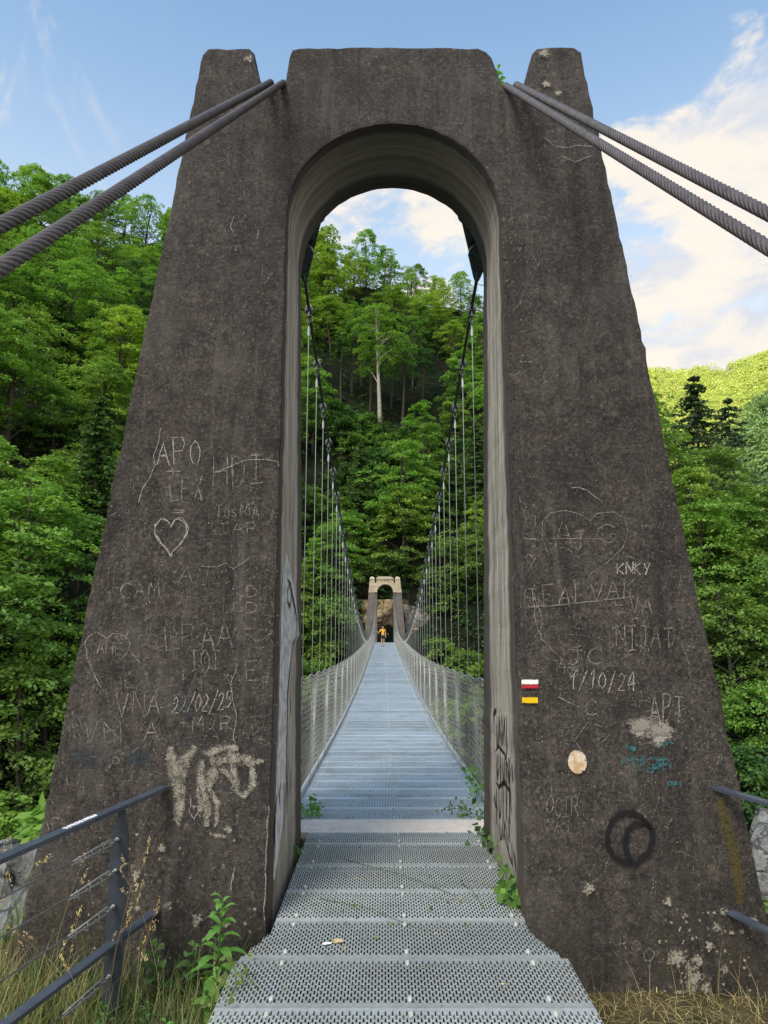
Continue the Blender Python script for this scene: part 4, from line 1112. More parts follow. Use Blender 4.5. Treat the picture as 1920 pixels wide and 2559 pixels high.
# ------------------------------------------------------------------ hand railings at the approach
def flatbar(mb, a, b, w_, h_):
    a, b = Vector(a), Vector(b); d = (b - a); L_ = d.length; d.normalize()
    sx_ = d.cross(Vector((0, 0, 1))).normalized(); up = sx_.cross(d)
    vs = []
    for p in (a, b):
        for (i, j) in ((-1,-1),(1,-1),(1,1),(-1,1)): vs.append(p + sx_ * (i * w_/2) + up * (j * h_/2))
    mb.add(vs, [(0,1,2,3),(7,6,5,4),(0,4,5,1),(1,5,6,2),(2,6,7,3),(3,7,4,0)])
def railing(A, B, posts, label, ropes=True):
    """A: end at the tower, B: end past the camera (both on the handrail)"""
    A, B = Vector(A), Vector(B)
    root = empty('railing', (A.x, A.y, -0.3), label, 'railing')
    def to(o): o.parent = root; o.matrix_parent_inverse = Matrix.Translation((-A.x, -A.y, 0.3)); return o
    mb = MB(); flatbar(mb, A, B, 0.055, 0.022); to(bevel_obj(mb.build('handrail', M['rail'])))
    off = Vector((0, 0, -0.655))
    mb = MB(); flatbar(mb, A + off, B + off, 0.055, 0.020); to(bevel_obj(mb.build('lower_rail', M['rail'])))
    D = (B - A).normalized()
    side = D.cross(Vector((0, 0, 1))).normalized()
    for t in posts:
        c = A + D * t
        mb = MB()
        w0, w1, th = 0.030, 0.088, 0.024
        prof = [(-w0/2, -0.012), (w0/2, -0.012), (w1/2, -0.15), (w1/2, -1.25), (-w1/2, -1.25), (-w1/2, -0.15)]
        n = len(prof)
        fr = [c + D * a * 0.42 + side * (a * 0.9 ) + Vector((0, 0, b)) for a, b in prof]
        nv = (D * 0.9 - side * 0.42).normalized()
        vs = [p - nv * th / 2 for p in fr] + [p + nv * th / 2 for p in fr]
        fs = [tuple(range(n)), tuple(n + i for i in range(n))[::-1]] + [(i, n + i, n + (i+1) % n, (i+1) % n) for i in range(n)]
        mb.add(vs, fs); to(bevel_obj(mb.build('post', M['rail_dark']), 0.002))
    if ropes:
        t0 = posts[0]
        for dz in (-0.155, -0.305, -0.475, -0.80):
            p = A + D * (t0 + 0.035) + Vector((0, 0, dz)); q = B + Vector((0, 0, dz))
            rope = MB(); rope.tube([p + D * 0.07, q], 0.0042, 6); ro = to(rope.build('wire_rope', M['ropegrey'], None, True))
            # eye loop, shackle and three clips
            mb = MB()
            loop = []
            for k in range(11):
                a = math.pi * (k / 10 - 0.5)
                loop.append(p + D * (0.055 - 0.022 * math.cos(a)) + Vector((0, 0, 0.016 * math.sin(a))))
            tail = [p + D * 0.36 + Vector((0, 0, -0.012))] + loop + [p + D * 0.36]
            mb.tube(tail, 0.0042, 6); to(mb.build('rope_eye', M['ropegrey'], None, True))
            mb = MB(); mb.tube([p + D * (0.045 + 0.02 * math.cos(a)) + side * 0.012 * math.sin(a) for a in np.linspace(0, 2 * math.pi, 9)], 0.005, 6, False)
            mb.tube([p - D * 0.04, p + D * 0.02], 0.006, 6); mb.tube([p - D*.0 + Vector((0,0,.0)), p - D * 0.012], 0.011, 8); to(mb.build('shackle', M['bolt'], None, True))
            for s_ in (0.13, 0.22, 0.31):
                c = p + D * s_ + Vector((0, 0, -0.006)); mb = MB()
                ub = [c + side * 0.010 * math.cos(a) + Vector((0, 0, 0.015 * math.sin(a))) for a in np.linspace(-0.6, math.pi + .6, 10)]
                mb.tube(ub, 0.0028, 5); mb.box(c + Vector((0, 0, -0.010)), (0.018, 0.012, 0.008)); 
                for sg in (-1, 1): mb.tube([c + side * 0.010 * sg + Vector((0, 0, -0.012)), c + side * 0.010 * sg + Vector((0, 0, -0.020))], 0.004, 6)
                to(mb.build('rope_clip', M['bolt'], None))
    return root, A, D, side, to
ax, az = on_front(357, 1702)
A_ = Vector((ax, FY0 + FSL * az + 0.02, az))
B_ = at_y(0, 1861, 3.04); B_ = A_ + (Vector((B_.x, B_.y, az)) - A_).normalized() * 5.2
rt, A0, D0, S0, toL = railing(A_, B_, [0.46, 2.2, 3.9], 'blue-grey steel railing with wire ropes beside the left leg of the dark tower')
# white marker scrawl on the handrail
mk = MB()
rs = random.Random(9)
for k in range(9):
    t = 0.70 + k * 0.028
    for st in range(2):
        pts = []
        for q in range(7):
            a = q / 6
            pts.append(A0 + D0 * (t + 0.024 * (a - .5) + rs.uniform(-.006, .006)) + S0 * (0.015 * math.sin(a * 6.2 + k * 1.7 + st)) + Vector((0, 0, 0.0125)))
        mk.tube(pts, 0.0013, 4)
o = toL(mk.build('white_scrawl', mat_simple('white_marker', (0.75, 0.76, 0.78), 0.6, 0, .05, 30))); o['label'] = 'white marker scrawl on the handrail'
ax, az = on_front(1546, 1703)
A_ = Vector((ax, FY0 + FSL * az + 0.02, az))
B_ = at_y(1660, 1736, 3.97); B_ = A_ + (Vector((B_.x, B_.y, az)) - A_).normalized() * 4.5
railing(A_, B_, [1.2, 3.0], 'blue-grey steel railing fixed to the right leg of the dark tower')

# ------------------------------------------------------------------ terrain
from mathutils import noise as mnoise
AZ = [-60, -45, -35, -28, -20, -12, -7, 0, 6, 12, 20, 22, 24, 26, 28, 34, 45, 60]
R0 = [30, 34, 38, 46, 54, 63, 67, 69, 69, 67, 63, 60, 58, 57, 57, 60, 62, 60]
R1 = [110, 120, 132, 142, 144, 136, 128, 124, 122, 116, 104, 98, 92, 88, 86, 84, 82, 80]
RID= [.69, .68, .66, .615, .615, .62, .60, .58, .565, .53, .385, .26, .195, .15, .11, -.02, -.2, -.2]   # elevation ratio of the tree line
ZB = [0, 0, 0, 0, 0, 0, 0, 0, 0, 1, 2, 3, 4, 3, 1, -8, -26, -35]
def terr(x, y):
    x = np.asarray(x, float); y = np.asarray(y, float)
    r = np.hypot(x, y); az = np.degrees(np.arctan2(x, y))
    r0 = np.interp(az, AZ, R0); r1 = np.interp(az, AZ, R1); zb = np.interp(az, AZ, ZB)
    zr = CAM_H + np.interp(az, AZ, RID) * r1 - 11.0
    t = (r - r0) / (r1 - r0)
    up = zb + (zr - zb) * np.clip(t, 0, 1) - np.clip(r - r1, 0, None) * 0.35
    dn = zb - np.clip(r0 - r, 0, None) * 1.35
    far = np.where(r > r0, up, dn)
    far = far + (1.1 * np.sin(x * .31 + y * .17) + 0.8 * np.sin(x * .13 - y * .41 + 1.3) + .5 * np.sin(x * .9 + y * .7)) * np.clip((r - 25) / 20, 0, 1)
    far = np.where(np.abs(az) > 75, -60.0, far)
    far = np.maximum(far, -45.0)
    d = np.maximum(np.maximum(y - 5.5, -x - 2.5), x - 3.4)
    near = -0.36 + 0.05 * np.sin(x * 2.3 + y) + 0.04 * np.sin(y * 3.1 - x) - 1.55 * np.clip(d, 0, None)
    near = np.where(y < 0.5, np.maximum(near, -0.36 - 0.4 * np.clip(d, 0, None)), near)
    # ledge under the far tower
    led = np.where((np.abs(x) < 5.0) & (y > 65.5) & (y < 70.5), 0.18, -99.0)
    near = np.maximum(near, led)
    return np.maximum(near, far)
ang = np.concatenate([np.arange(-80, 80.1, 0.8), np.arange(84, 277, 6.0)])
rad = np.concatenate([[0.01], np.arange(0.6, 9, 0.35), np.arange(9.5, 140, 1.1), np.arange(142, 420, 14)])
aa, rr2 = np.meshgrid(np.radians(ang), rad)
tx, ty = rr2 * np.sin(aa), rr2 * np.cos(aa)
tz = terr(tx, ty)
na, nr = len(ang), len(rad)
i = np.arange(nr - 1)[:, None]; k = np.arange(na)[None, :]; k2 = (k + 1) % na
F = np.stack([i * na + k, i * na + k2, (i + 1) * na + k2, (i + 1) * na + k], -1).reshape(-1, 4)
o = link('ground', mesh_np('ground', np.stack([tx, ty, tz], -1).reshape(-1, 3), F[:, ::-1], M['ground'], smooth=True)); o['kind'] = 'structure'

def hill_sheet(name, az0, az1, r0, r1, ridge, zlow, mat):
    a = np.radians(np.linspace(az0, az1, 60)); t = np.linspace(0, 1.25, 40)
    aa, tt = np.meshgrid(a, t)
    rr_ = r0 + (r1 - r0) * tt
    zt = CAM_H + np.interp(np.degrees(aa), *ridge) * r1
    z = zlow + (zt - zlow) * np.clip(tt, 0, 1) - np.clip(tt - 1, 0, 1) * 60
    z = z + 2.5 * np.sin(aa * 60 + tt * 7) * np.clip(tt, 0, 1)
    X = np.stack([rr_ * np.sin(aa), rr_ * np.cos(aa), z], -1)
    n = 60; i = np.arange(39)[:, None]; k = np.arange(59)[None, :]
    F = np.stack([i * n + k, i * n + k + 1, (i + 1) * n + k + 1, (i + 1) * n + k], -1).reshape(-1, 4)
    o = link(name, mesh_np(name, X.reshape(-1, 3), F, mat, smooth=True)); o['kind'] = 'structure'
    def f(a_, t_):
        rq = r0 + (r1 - r0) * t_; zq = CAM_H + np.interp(np.degrees(a_), *ridge) * r1
        return rq * np.sin(a_), rq * np.cos(a_), zlow + (zq - zlow) * np.clip(t_, 0, 1)
    return f
M['hill_haze'] = mat_simple('painted_haze_slope', (0.035, 0.06, 0.028), 1.0, 0, .3, .05)  # haze of the middle hill painted into its base colour
M['hill_sun'] = mat_simple('painted_sun_slope', (0.32, 0.35, 0.07), 1.0, 0, .3, .03)  # slope colour carries the painted sunlight of the far hill
MIDR = ([10, 16, 20, 22.5, 24.5, 26, 28, 31, 36, 44], [-.10, .02, .08, .13, .175, .225, .27, .31, .36, .41])
FARR = ([5, 14, 19, 21, 23, 25, 27, 28.5, 31, 36, 46], [.31, .335, .348, .347, .341, .338, .336, .343, .350, .36, .37])
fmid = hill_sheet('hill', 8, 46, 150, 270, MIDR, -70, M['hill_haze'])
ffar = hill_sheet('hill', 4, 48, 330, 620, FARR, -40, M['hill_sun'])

# ------------------------------------------------------------------ foliage
def leaf_quads(pos, axis, nrm, ln, wd):
    """diamond leaves: pos, axis, nrm (N,3)"""
    axis = axis / (np.linalg.norm(axis, axis=1)[:, None] + 1e-9)
    b = np.cross(nrm, axis); b /= (np.linalg.norm(b, axis=1)[:, None] + 1e-9)
    ln = np.asarray(ln)[:, None]; wd = np.asarray(wd)[:, None]
    v = np.stack([pos - axis * ln / 2, pos + b * wd / 2 + axis * ln * .05, pos + axis * ln / 2, pos - b * wd / 2 + axis * ln * .05], 1)
    f = np.arange(len(pos) * 4).reshape(-1, 4)
    return v.reshape(-1, 3), f
def spray_leaves(rng, C, Dd, tint, n, Ls, Ws, leaf, droop=0.25, thick=0.10, up=0.75):
    """fans of leaves: centres C (S,3), horizontal directions Dd (S,3)"""
    S = len(C)
    t = rng.random((S, n)) ** 0.75
    s = (rng.random((S, n)) * 2 - 1) * np.sqrt(np.clip(1 - (2 * t - 0.9) ** 2 / 1.25, 0.02, 1))
    side = np.stack([-Dd[:, 1], Dd[:, 0], np.zeros(S)], -1)
    L_ = Ls[:, None]; W_ = Ws[:, None]
    P = C[:, None, :] + Dd[:, None, :] * (t * L_)[..., None] + side[:, None, :] * (s * W_)[..., None]
    P[..., 2] += -droop * (t ** 2) * L_ - 0.12 * np.abs(s) * W_ + rng.normal(0, thick, (S, n))
    N = S * n
    ax = Dd[:, None, :] * 1.0 + side[:, None, :] * (s * 1.2)[..., None] + rng.normal(0, .45, (S, n, 3)); ax[..., 2] -= 0.25
    nm = rng.normal(0, 1, (S, n, 3)) * (1 - up); nm[..., 2] += up
    lf = leaf * rng.uniform(.65, 1.35, (S, n))
    v, f = leaf_quads(P.reshape(N, 3), ax.reshape(N, 3), nm.reshape(N, 3), lf.reshape(N), lf.reshape(N) * 0.52)
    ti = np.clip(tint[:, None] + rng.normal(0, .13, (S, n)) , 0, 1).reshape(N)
    return v, f, ti
def limbs(mb, rng, H, base_r, tips, bark_lo=0.0, lean=(0, 0), wob=0.25):
    pts = []
    for q in np.linspace(0, 1, 9):
        pts.append((lean[0] * q ** 1.4 + wob * math.sin(q * 5 + lean[0]) * q, lean[1] * q ** 1.4 + wob * math.cos(q * 4) * q - wob * q, H * q - (0.6 if q == 0 else 0)))
    rads = [base_r * (1 - 0.88 * q) + 0.02 for q in np.linspace(0, 1, 9)]
    mb.tube(pts, rads, 7)
    for tp in tips:
        z = max(bark_lo, tp[2] - rng.uniform(.8, 2.2)); q = min(0.97, z / H)
        i = int(q * 8); f = q * 8 - i
        a = Vector(pts[i]).lerp(Vector(pts[min(8, i + 1)]), f); b = Vector(tuple(tp))
        mid = a.lerp(b, .55) + Vector((0, 0, .25))
        mb.tube([a, mid, b], [base_r * .30 * (1 - q) + .035, base_r * .18 * (1 - q) + .022, .012], 5, False)
def broadleaf(seed, H=11.0, rad=3.6, zlo=0.22, nspray=95, nleaf=62, leaf=0.30, lump=0.35, tall=1.0, gap=0.0, upw=0.72):
    rng = np.random.default_rng(seed)
    lob = rng.uniform(0, 6.28, (4, 2)); amp = rng.uniform(.4, 1, 4)
    C, Dd, ti = [], [], []
    while len(C) < nspray:
        q = rng.random() ** 0.8
        z = H * (zlo + (1 - zlo) * q)
        prof = (math.sin(math.pi * min(1, (q * .86 + .14)) ** 0.85)) ** .6
        a = rng.uniform(0, 2 * math.pi)
        lump_f = 1 + lump * sum(amp[j] * math.sin((j + 1) * a + lob[j, 0] + q * 4 * amp[j] + lob[j, 1]) for j in range(4)) / 2
        if gap and rng.random() < gap and math.sin(3 * a + 7 * q + lob[0, 0]) > 0.2: continue
        rr_ = rad * prof * lump_f * (rng.uniform(.45, 1.0) if rng.random() < .8 else rng.uniform(.05, .5))
        C.append((rr_ * math.cos(a), rr_ * math.sin(a), z + rng.normal(0, .2)))
        b = a + rng.normal(0, .5); Dd.append((math.cos(b), math.sin(b), 0))
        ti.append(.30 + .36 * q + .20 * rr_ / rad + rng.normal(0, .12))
    C, Dd, ti = np.array(C), np.array(Dd), np.array(ti)
    L_ = rng.uniform(.9, 1.9, nspray) * rad / 3.6; W_ = rng.uniform(.5, .95, nspray) * rad / 3.6
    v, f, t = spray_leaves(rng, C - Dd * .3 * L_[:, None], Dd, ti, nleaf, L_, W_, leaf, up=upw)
    mb = MB()
    sel = C[rng.choice(nspray, 26, replace=False)]
    limbs(mb, rng, H * .9, .18 * H / 11, sel, H * zlo * .6, (rng.normal(0, .4), rng.normal(0, .4)))
    return v, f, t, mb
def spruce(seed, H=15.0, rad=3.0, dens=1.0, zlo=.12, bare=False):
    rng = np.random.default_rng(seed)
    C, Dd, ti, L_ = [], [], [], []
    z = H * zlo
    while z < H * .985:
        q = (z - H * zlo) / (H * (1 - zlo)); R_ = rad * (1 - q) ** .85 + .18
        nb = int((6 + 4 * (1 - q)) * dens) + 2
        for k in range(nb):
            a = rng.uniform(0, 6.283); 
            ln = R_ * rng.uniform(.65, 1.15)
            for s_ in (0.25, .6, .95):
                C.append((ln * s_ * math.cos(a), ln * s_ * math.sin(a), z - .42 * ln * s_ ** 1.3 + rng.normal(0, .05) + .22 * s_ * s_ * ln))
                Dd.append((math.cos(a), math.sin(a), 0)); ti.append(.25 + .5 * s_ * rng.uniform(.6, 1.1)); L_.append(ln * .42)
        z += H * .028 * rng.uniform(.8, 1.3)
    C, Dd, ti, L_ = map(np.array, (C, Dd, ti, L_))
    v, f, t = spray_leaves(rng, C - Dd * .5 * L_[:, None], Dd, ti, 17, L_, L_ * .42 + .08, .26, .12, .05, .5)
    mb = MB(); mb.tube([(0, 0, -.6), (0, 0, H * .5), (0, 0, H * .98)], [.22, .13, .02], 7)
    return v, f, t, mb
class Proto:
    def __init__(s, name, data, leafmats, bark='bark'):
        v, f, t, mb = data
        s.crown = {k: None for k in leafmats}
        for k in leafmats:
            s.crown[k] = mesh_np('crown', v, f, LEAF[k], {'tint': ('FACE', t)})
        s.trunk = mb.mesh('trunk', M[bark], True) if mb is not None else None
BROAD = [Proto('b', broadleaf(100 + k, H=h, rad=r_, zlo=zl, nspray=ns, nleaf=nl, leaf=lf, gap=g_), ('pale', 'fresh', 'mid', 'deep'))
         for k, (h, r_, zl, ns, nl, lf, g_) in enumerate(((11, 3.7, .20, 100, 62, .30, 0), (12.5, 3.3, .22, 105, 60, .30, .5), (10, 4.1, .18, 100, 62, .31, .4),
                                                     (13.5, 3.2, .28, 100, 58, .29, .3), (9, 3.4, .15, 85, 62, .30, .5), (12, 4.3, .25, 120, 58, .32, .6)))]
LOWB = [Proto('low', broadleaf(120 + k, H=h, rad=r_, zlo=.03, nspray=115, nleaf=62, leaf=.27, gap=g_), ('pale', 'fresh', 'mid', 'deep')) for k, (h, r_, g_) in enumerate(((8.5, 3.9, .2), (9.5, 3.5, .4), (7.5, 4.2, .5)))]
THIN = [Proto('t', broadleaf(130 + k, H=13, rad=2.9, zlo=.30, nspray=60, nleaf=34, leaf=.27, gap=.6), ('fresh', 'mid', 'deep')) for k in range(2)]
TALL = Proto('tall', broadleaf(140, H=16.5, rad=3.4, zlo=.50, nspray=105, nleaf=62, leaf=.28), ('fresh', 'mid'), 'bark_pale')
POLE = Proto('pole', broadleaf(141, H=15, rad=2.6, zlo=.62, nspray=50, nleaf=50, leaf=.28), ('mid', 'deep'), 'bark')
SPR = [Proto('s', spruce(150, 15, 4.3, .8), ('spruce', 'deep')), Proto('s', spruce(151, 12, 2.5), ('spruce', 'deep')), Proto('s', spruce(152, 16, 3.9, .42, .2), ('spruce', 'deep'))]
BUSH = [Proto('bush', broadleaf(160 + k, H=3.2, rad=2.2, zlo=.05, nspray=55, nleaf=48, leaf=.24, lump=.5), ('fresh', 'mid', 'deep')) for k in range(3)]

def plant(name, proto, leaf, loc, sc, rz, label, cat, group):
    root = empty(name, loc, label, cat, group)
    root.rotation_euler = (0, 0, rz); root.scale = (sc[0], sc[0], sc[1]) if isinstance(sc, tuple) else (sc, sc, sc)
    link('crown', proto.crown[leaf], root)
    if proto.trunk: link('trunk', proto.trunk, root)
    return root
LOOK = {'pale': 'yellow-green', 'fresh': 'bright green', 'mid': 'mid-green', 'deep': 'dark green', 'spruce': 'blackish green'}
def where(az, ratio):
    if az < -14: side = 'left of the dark tower'
    elif az < -6.5: side = 'behind the left leg of the dark tower'
    elif az < -2.6: side = 'in the arch by the left cable'
    elif az < 2.6: side = 'in the middle of the arch'
    elif az < 8: side = 'in the arch by the right cable'
    elif az < 18: side = 'behind the right leg of the dark tower'
    else: side = 'right of the dark tower'
    h = 'on the skyline' if ratio > .9 else 'high on the slope' if ratio > .70 else 'above mid-slope' if ratio > .5 else 'at mid-slope' if ratio > .32 else 'low on the slope' if ratio > .1 else 'at the slope foot' if ratio > -.12 else 'down in the gorge'
    return side, h
rt_ = random.Random(17)
TREES = []
def put_tree(az, r, proto, leaf, sc, name='broadleaf_tree', kind='broadleaf tree', label=None):
    a = math.radians(az); x, y = r * math.sin(a), r * math.cos(a); z = float(terr(x, y)) - .3
    rid = float(np.interp(az, AZ, RID)); top = (z + 9 * sc - CAM_H) / r
    side, h = where(az, top / max(rid, .12))
    lab = label or f'{LOOK[leaf]} {kind} {h}, {side}'
    o = plant(name, proto, leaf, (x, y, z), (sc * rt_.uniform(.92, 1.1), sc), rt_.uniform(0, 6.28), lab, 'tree', None if label else f'{kind}s {side}')
    TREES.append((o, az, r, lab)); return o
# hero trees
put_tree(-4.9, 112, BROAD[3], 'pale', 1.5, label='tall pale yellow-green tree filling the upper left of the arch view')
put_tree(-5.9, 88, BROAD[1], 'fresh', 0.95, label='bright green tree just beside the left cable socket in the arch view')
put_tree(-0.35, 91.5, TALL, 'fresh', 1.12, 'pale_trunk_tree', label='slender tree with a tall bare pale trunk in the middle of the arch view')
put_tree(1.5, 93, POLE, 'mid', 0.95, 'pole_tree', label='thin bare-stemmed tree beside the pale trunk in the arch view')
for k_, az_ in enumerate((-3.6, -2.7, -1.9, -1.2, 0.6, 2.4, 3.2)):
    put_tree(az_, 97 + 2.5 * (k_ % 3), POLE, 'mid' if k_ % 2 else 'deep', 0.74 + .05 * (k_ % 3), 'pole_tree', 'thin dark-stemmed tree')
put_tree(21.9, 68.5, BROAD[3], 'mid', 1.15, label='rounded green tree against the right edge of the dark tower')
put_tree(20.6, 84, BROAD[1], 'mid', 1.15)
put_tree(24.5, 74, SPR[0], 'spruce', 1.36, 'spruce', 'spruce', 'broad dark spruce standing against the sunlit hill, nearer the tower')
put_tree(26.7, 80, SPR[2], 'spruce', 1.46, 'spruce', 'spruce', 'sparse dark spruce against the sunlit hill, farther from the tower')
put_tree(23.9, 60, BROAD[0], 'fresh', 1.0, label='bright green tree in front of the broad dark spruce')
put_tree(24.4, 63.5, BROAD[4], 'mid', 1.0)
put_tree(-22.5, 57.5, SPR[1], 'deep', 1.15, 'spruce', 'spruce', 'dark green pointed conifer in the gap left of the dark tower')
put_tree(-27, 46, BROAD[2], 'fresh', 1.1, label='large bright green tree at the left edge, half way up')
put_tree(7.5, 76, BROAD[4], 'pale', .8, label='yellow-green tree beside the right wall of the arch')
for k_, (az_, r_, lf_, sc_) in enumerate(((-28.2, 36, 'fresh', 1.0), (-26.2, 40, 'mid', 1.05), (-24.6, 44, 'fresh', 1.1), (-29.5, 41, 'mid', 1.15), (-23.2, 49, 'mid', 1.1), (-27.3, 33, 'mid', .85), (-25.0, 37, 'fresh', .8),
        (25.6, 63, 'mid', 1.35), (24.0, 66, 'fresh', 1.3), (27.4, 65, 'fresh', 1.35), (29.2, 62, 'mid', 1.35), (25.4, 52, 'mid', 1.1), (27.2, 48, 'fresh', 1.05), (28.6, 54, 'mid', 1.2), (24.3, 57, 'fresh', 1.05), (26.6, 60, 'mid', 1.2), (29.8, 47, 'mid', 1.1), (28.0, 63, 'fresh', 1.1), (25.9, 45, 'deep', .95))):
    put_tree(az_, r_, LOWB[k_ % 3], lf_, sc_)
hero = [(t[1], t[2]) for t in TREES]
# the forest
N_DONE = 0
cands = []
step = 4.9
gx = np.arange(-78, 66, step)
for ix in gx:
    for iy in np.arange(16, 150, step):
        x = ix + rt_.uniform(-.42, .42) * step; y = iy + rt_.uniform(-.42, .42) * step
        az = math.degrees(math.atan2(x, y)); r = math.hypot(x, y)
        if az < -31.5 or az > 31: continue
        r0 = np.interp(az, AZ, R0); r1 = np.interp(az, AZ, R1)
        lo = r0 - (11 if az < -12 else 4 if az < 14 else 15)
        if r < lo or r > r1 + 3: continue
        if abs(x - 1) < 5.5 and y < 73.5: continue
        hid = (-14.5 < az < -8.3) or (9.3 < az < 17.5)         # behind the legs of the near tower
        if hid and (r < r0 + 4 or (ix // step + iy // step) % 2): continue
        if -3.0 < az < 2.8 and 85 < r < 97: continue          # dark clearing with bare stems
        if any(abs(az - a_) * r / 57.3 < 2.6 and abs(r - b_) < 3.0 for a_, b_ in hero): continue
        if az < -14 and r > 95 and rt_.random() < .30: continue
        if az > 22.3 and r > 72: continue
        if 22.8 < az < 28 and r > 67: continue
        cands.append((az, r, x, y))
for az, r, x, y in cands:
    r0 = float(np.interp(az, AZ, R0)); r1 = float(np.interp(az, AZ, R1)); t = (r - r0) / (r1 - r0)
    z = float(terr(x, y))
    clump = mnoise.noise(Vector((x * .07, y * .07, 3.1))) + rt_.gauss(0, .22)
    u = rt_.random()
    if t > .72 and az > 1 and az < 9 and u < .5: proto, leaf = rt_.choice(THIN), rt_.choice(('mid', 'fresh'))
    elif u < .07 and t < .6 : proto, leaf = SPR[1], 'deep'
    else:
        proto = rt_.choice(LOWB if t < .12 or (t < .4 and rt_.random() < .35) else BROAD)
        hi = t + (.25 if az < -15 else 0)
        leaf = 'pale' if clump > .33 and hi > .35 else 'fresh' if clump > .02 or (az < -12 and rt_.random() < .4) else 'mid' if clump > -.28 else 'deep'
    sc = rt_.uniform(.72, 1.18) * (.78 if t < .05 else 1.0)
    if t > .6 and -3.4 < az < 8: sc = min(sc, .92 - .02 * (az + 3.4))
    if proto in SPR: put_tree(az, r, proto, leaf, sc, 'spruce', 'conifer')
    else: put_tree(az, r, proto, leaf, sc)
# shrubs along the foot of the slope and round the far tower
def put_bush(x, y, leaf, sc, label, group=None, dz=-.2):
    z = float(terr(x, y)) + dz
    return plant('shrub', rt_.choice(BUSH), leaf, (x, y, z), sc, rt_.uniform(0, 6.28), label, 'shrub', group)
for k_ in range(16):
    s_ = -1 if k_ < 8 else 1
    x = s_ * rt_.uniform(4.2, 11) + (.6 if s_ > 0 else 0); y = rt_.uniform(60.5, 68)
    o = put_bush(x, y, rt_.choice(('mid', 'fresh', 'fresh')), rt_.uniform(.9, 1.5), f'leafy green shrub beside the {"left" if s_ < 0 else "right"} foot of the stone far tower', f'shrubs beside the {"left" if s_ < 0 else "right"} foot of the stone far tower', -.5)
for (x, y, dz, lf, sc) in ((-3.4, 71.2, 1.2, 'deep', 1.0), (-2.0, 73.2, 5.2, 'deep', 1.1), (1.2, 73.8, 5.6, 'deep', 1.15), (4.6, 73.5, 4.2, 'mid', 1.1), (7.4, 72.5, 2.0, 'mid', 1.3), (-6.0, 72.5, 1.4, 'mid', 1.3), (-0.4, 75.5, 4.6, 'mid', 1.3)):
    put_bush(x, y, lf, sc, 'dark shrub overhanging the cliff behind the stone far tower', 'shrubs on the cliff behind the far tower', dz - max(0, float(terr(x, y))))
for (x, y, z, lf, sc) in ((-2.9, 9.5, -2.6, 'fresh', .8), (-3.6, 13, -4.5, 'mid', 1.0), (3.0, 10, -2.8, 'mid', .8), (3.8, 14, -4.8, 'fresh', 1.0), (-2.4, 7.6, -2.1, 'mid', .55)):
    plant('shrub', rt_.choice(BUSH), lf, (x, y, z), sc, 0, f'green bank shrub seen through the {"left" if x < 0 else "right"} netting beside the dark tower', 'shrub', f'bank shrubs behind the {"left" if x < 0 else "right"} netting')
for k_ in range(60):
    az = rt_.uniform(-4.4, 4.3); r = rt_.uniform(78, 91); a = math.radians(az)
    put_bush(r * math.sin(a), r * math.cos(a), rt_.choice(('deep', 'mid', 'mid')), rt_.uniform(.8, 1.5), 'dark undergrowth shrub below the bare stems in the arch view', 'undergrowth shrubs in the arch view')
# ground cover under the trees: nobody could count it
def cover(name, n, mat, seed, az0, az1, leaf=.34):
    rng = np.random.default_rng(seed)
    az = rng.uniform(az0, az1, n); r0 = np.interp(az, AZ, R0); r1 = np.interp(az, AZ, R1)
    r = r0 - 12 + (r1 - r0 + 13) * rng.random(n)
    x, y = r * np.sin(np.radians(az)), r * np.cos(np.radians(az))
    C = np.stack([x, y, terr(x, y) + rng.uniform(.1, .9, n)], -1)
    a = rng.uniform(0, 6.283, n); Dd = np.stack([np.cos(a), np.sin(a), 0 * a], -1)
    keep = ~((np.abs(x) < 3.5) & (y < 72))
    C, Dd = C[keep], Dd[keep]; n = len(C)
    v, f, t = spray_leaves(rng, C, Dd, rng.uniform(.1, .6, n), 12, rng.uniform(.6, 1.4, n), rng.uniform(.4, .8, n), leaf, .3, .12, .6)
    o = link(name, mesh_np(name, v, f, LEAF[mat], {'tint': ('FACE', t)})); o['kind'] = 'stuff'; return o
cover('undergrowth', 9000, 'deep', 5, -33, 31)
# far woods
def far_wood(name, f, n, az0, az1, t0, t1, mat, seed, cr, nq, lf):
    rng = np.random.default_rng(seed)
    a = np.radians(rng.uniform(az0, az1, n)); t = t0 + (t1 - t0) * rng.random(n)
    x, y, z = f(a, t)
    V, Fc, T = [], [], []
    base = 0
    R_ = cr * rng.uniform(.7, 1.3, n)
    th = rng.uniform(0, 6.283, (n, nq)); ct = rng.uniform(-.25, 1, (n, nq)); st = np.sqrt(1 - ct ** 2)
    P = np.stack([st * np.cos(th), st * np.sin(th), ct * 1.1], -1)
    pos = np.stack([x, y, z], -1)[:, None, :] + P * (R_[:, None] * rng.uniform(.8, 1.08, (n, nq)))[..., None]
    nm = P + rng.normal(0, .45, P.shape)
    ax = rng.normal(0, 1, P.shape)
    ax = ax - nm * (np.sum(ax * nm, -1) / np.sum(nm * nm, -1))[..., None]
    l_ = lf * rng.uniform(.7, 1.3, (n, nq))
    v, ff = leaf_quads(pos.reshape(-1, 3), ax.reshape(-1, 3), (nm / np.linalg.norm(nm, axis=-1)[..., None]).reshape(-1, 3), l_.ravel(), l_.ravel() * .7)
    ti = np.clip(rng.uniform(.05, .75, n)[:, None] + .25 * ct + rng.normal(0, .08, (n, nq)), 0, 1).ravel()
    o = link(name, mesh_np(name, v, ff, LEAF[mat], {'tint': ('FACE', ti)})); o['kind'] = 'stuff'; return o
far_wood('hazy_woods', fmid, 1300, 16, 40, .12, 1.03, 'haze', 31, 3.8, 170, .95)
far_wood('sunlit_woods', ffar, 3600, 14, 40, .3, 1.02, 'sunny', 32, 4.6, 80, 1.5)

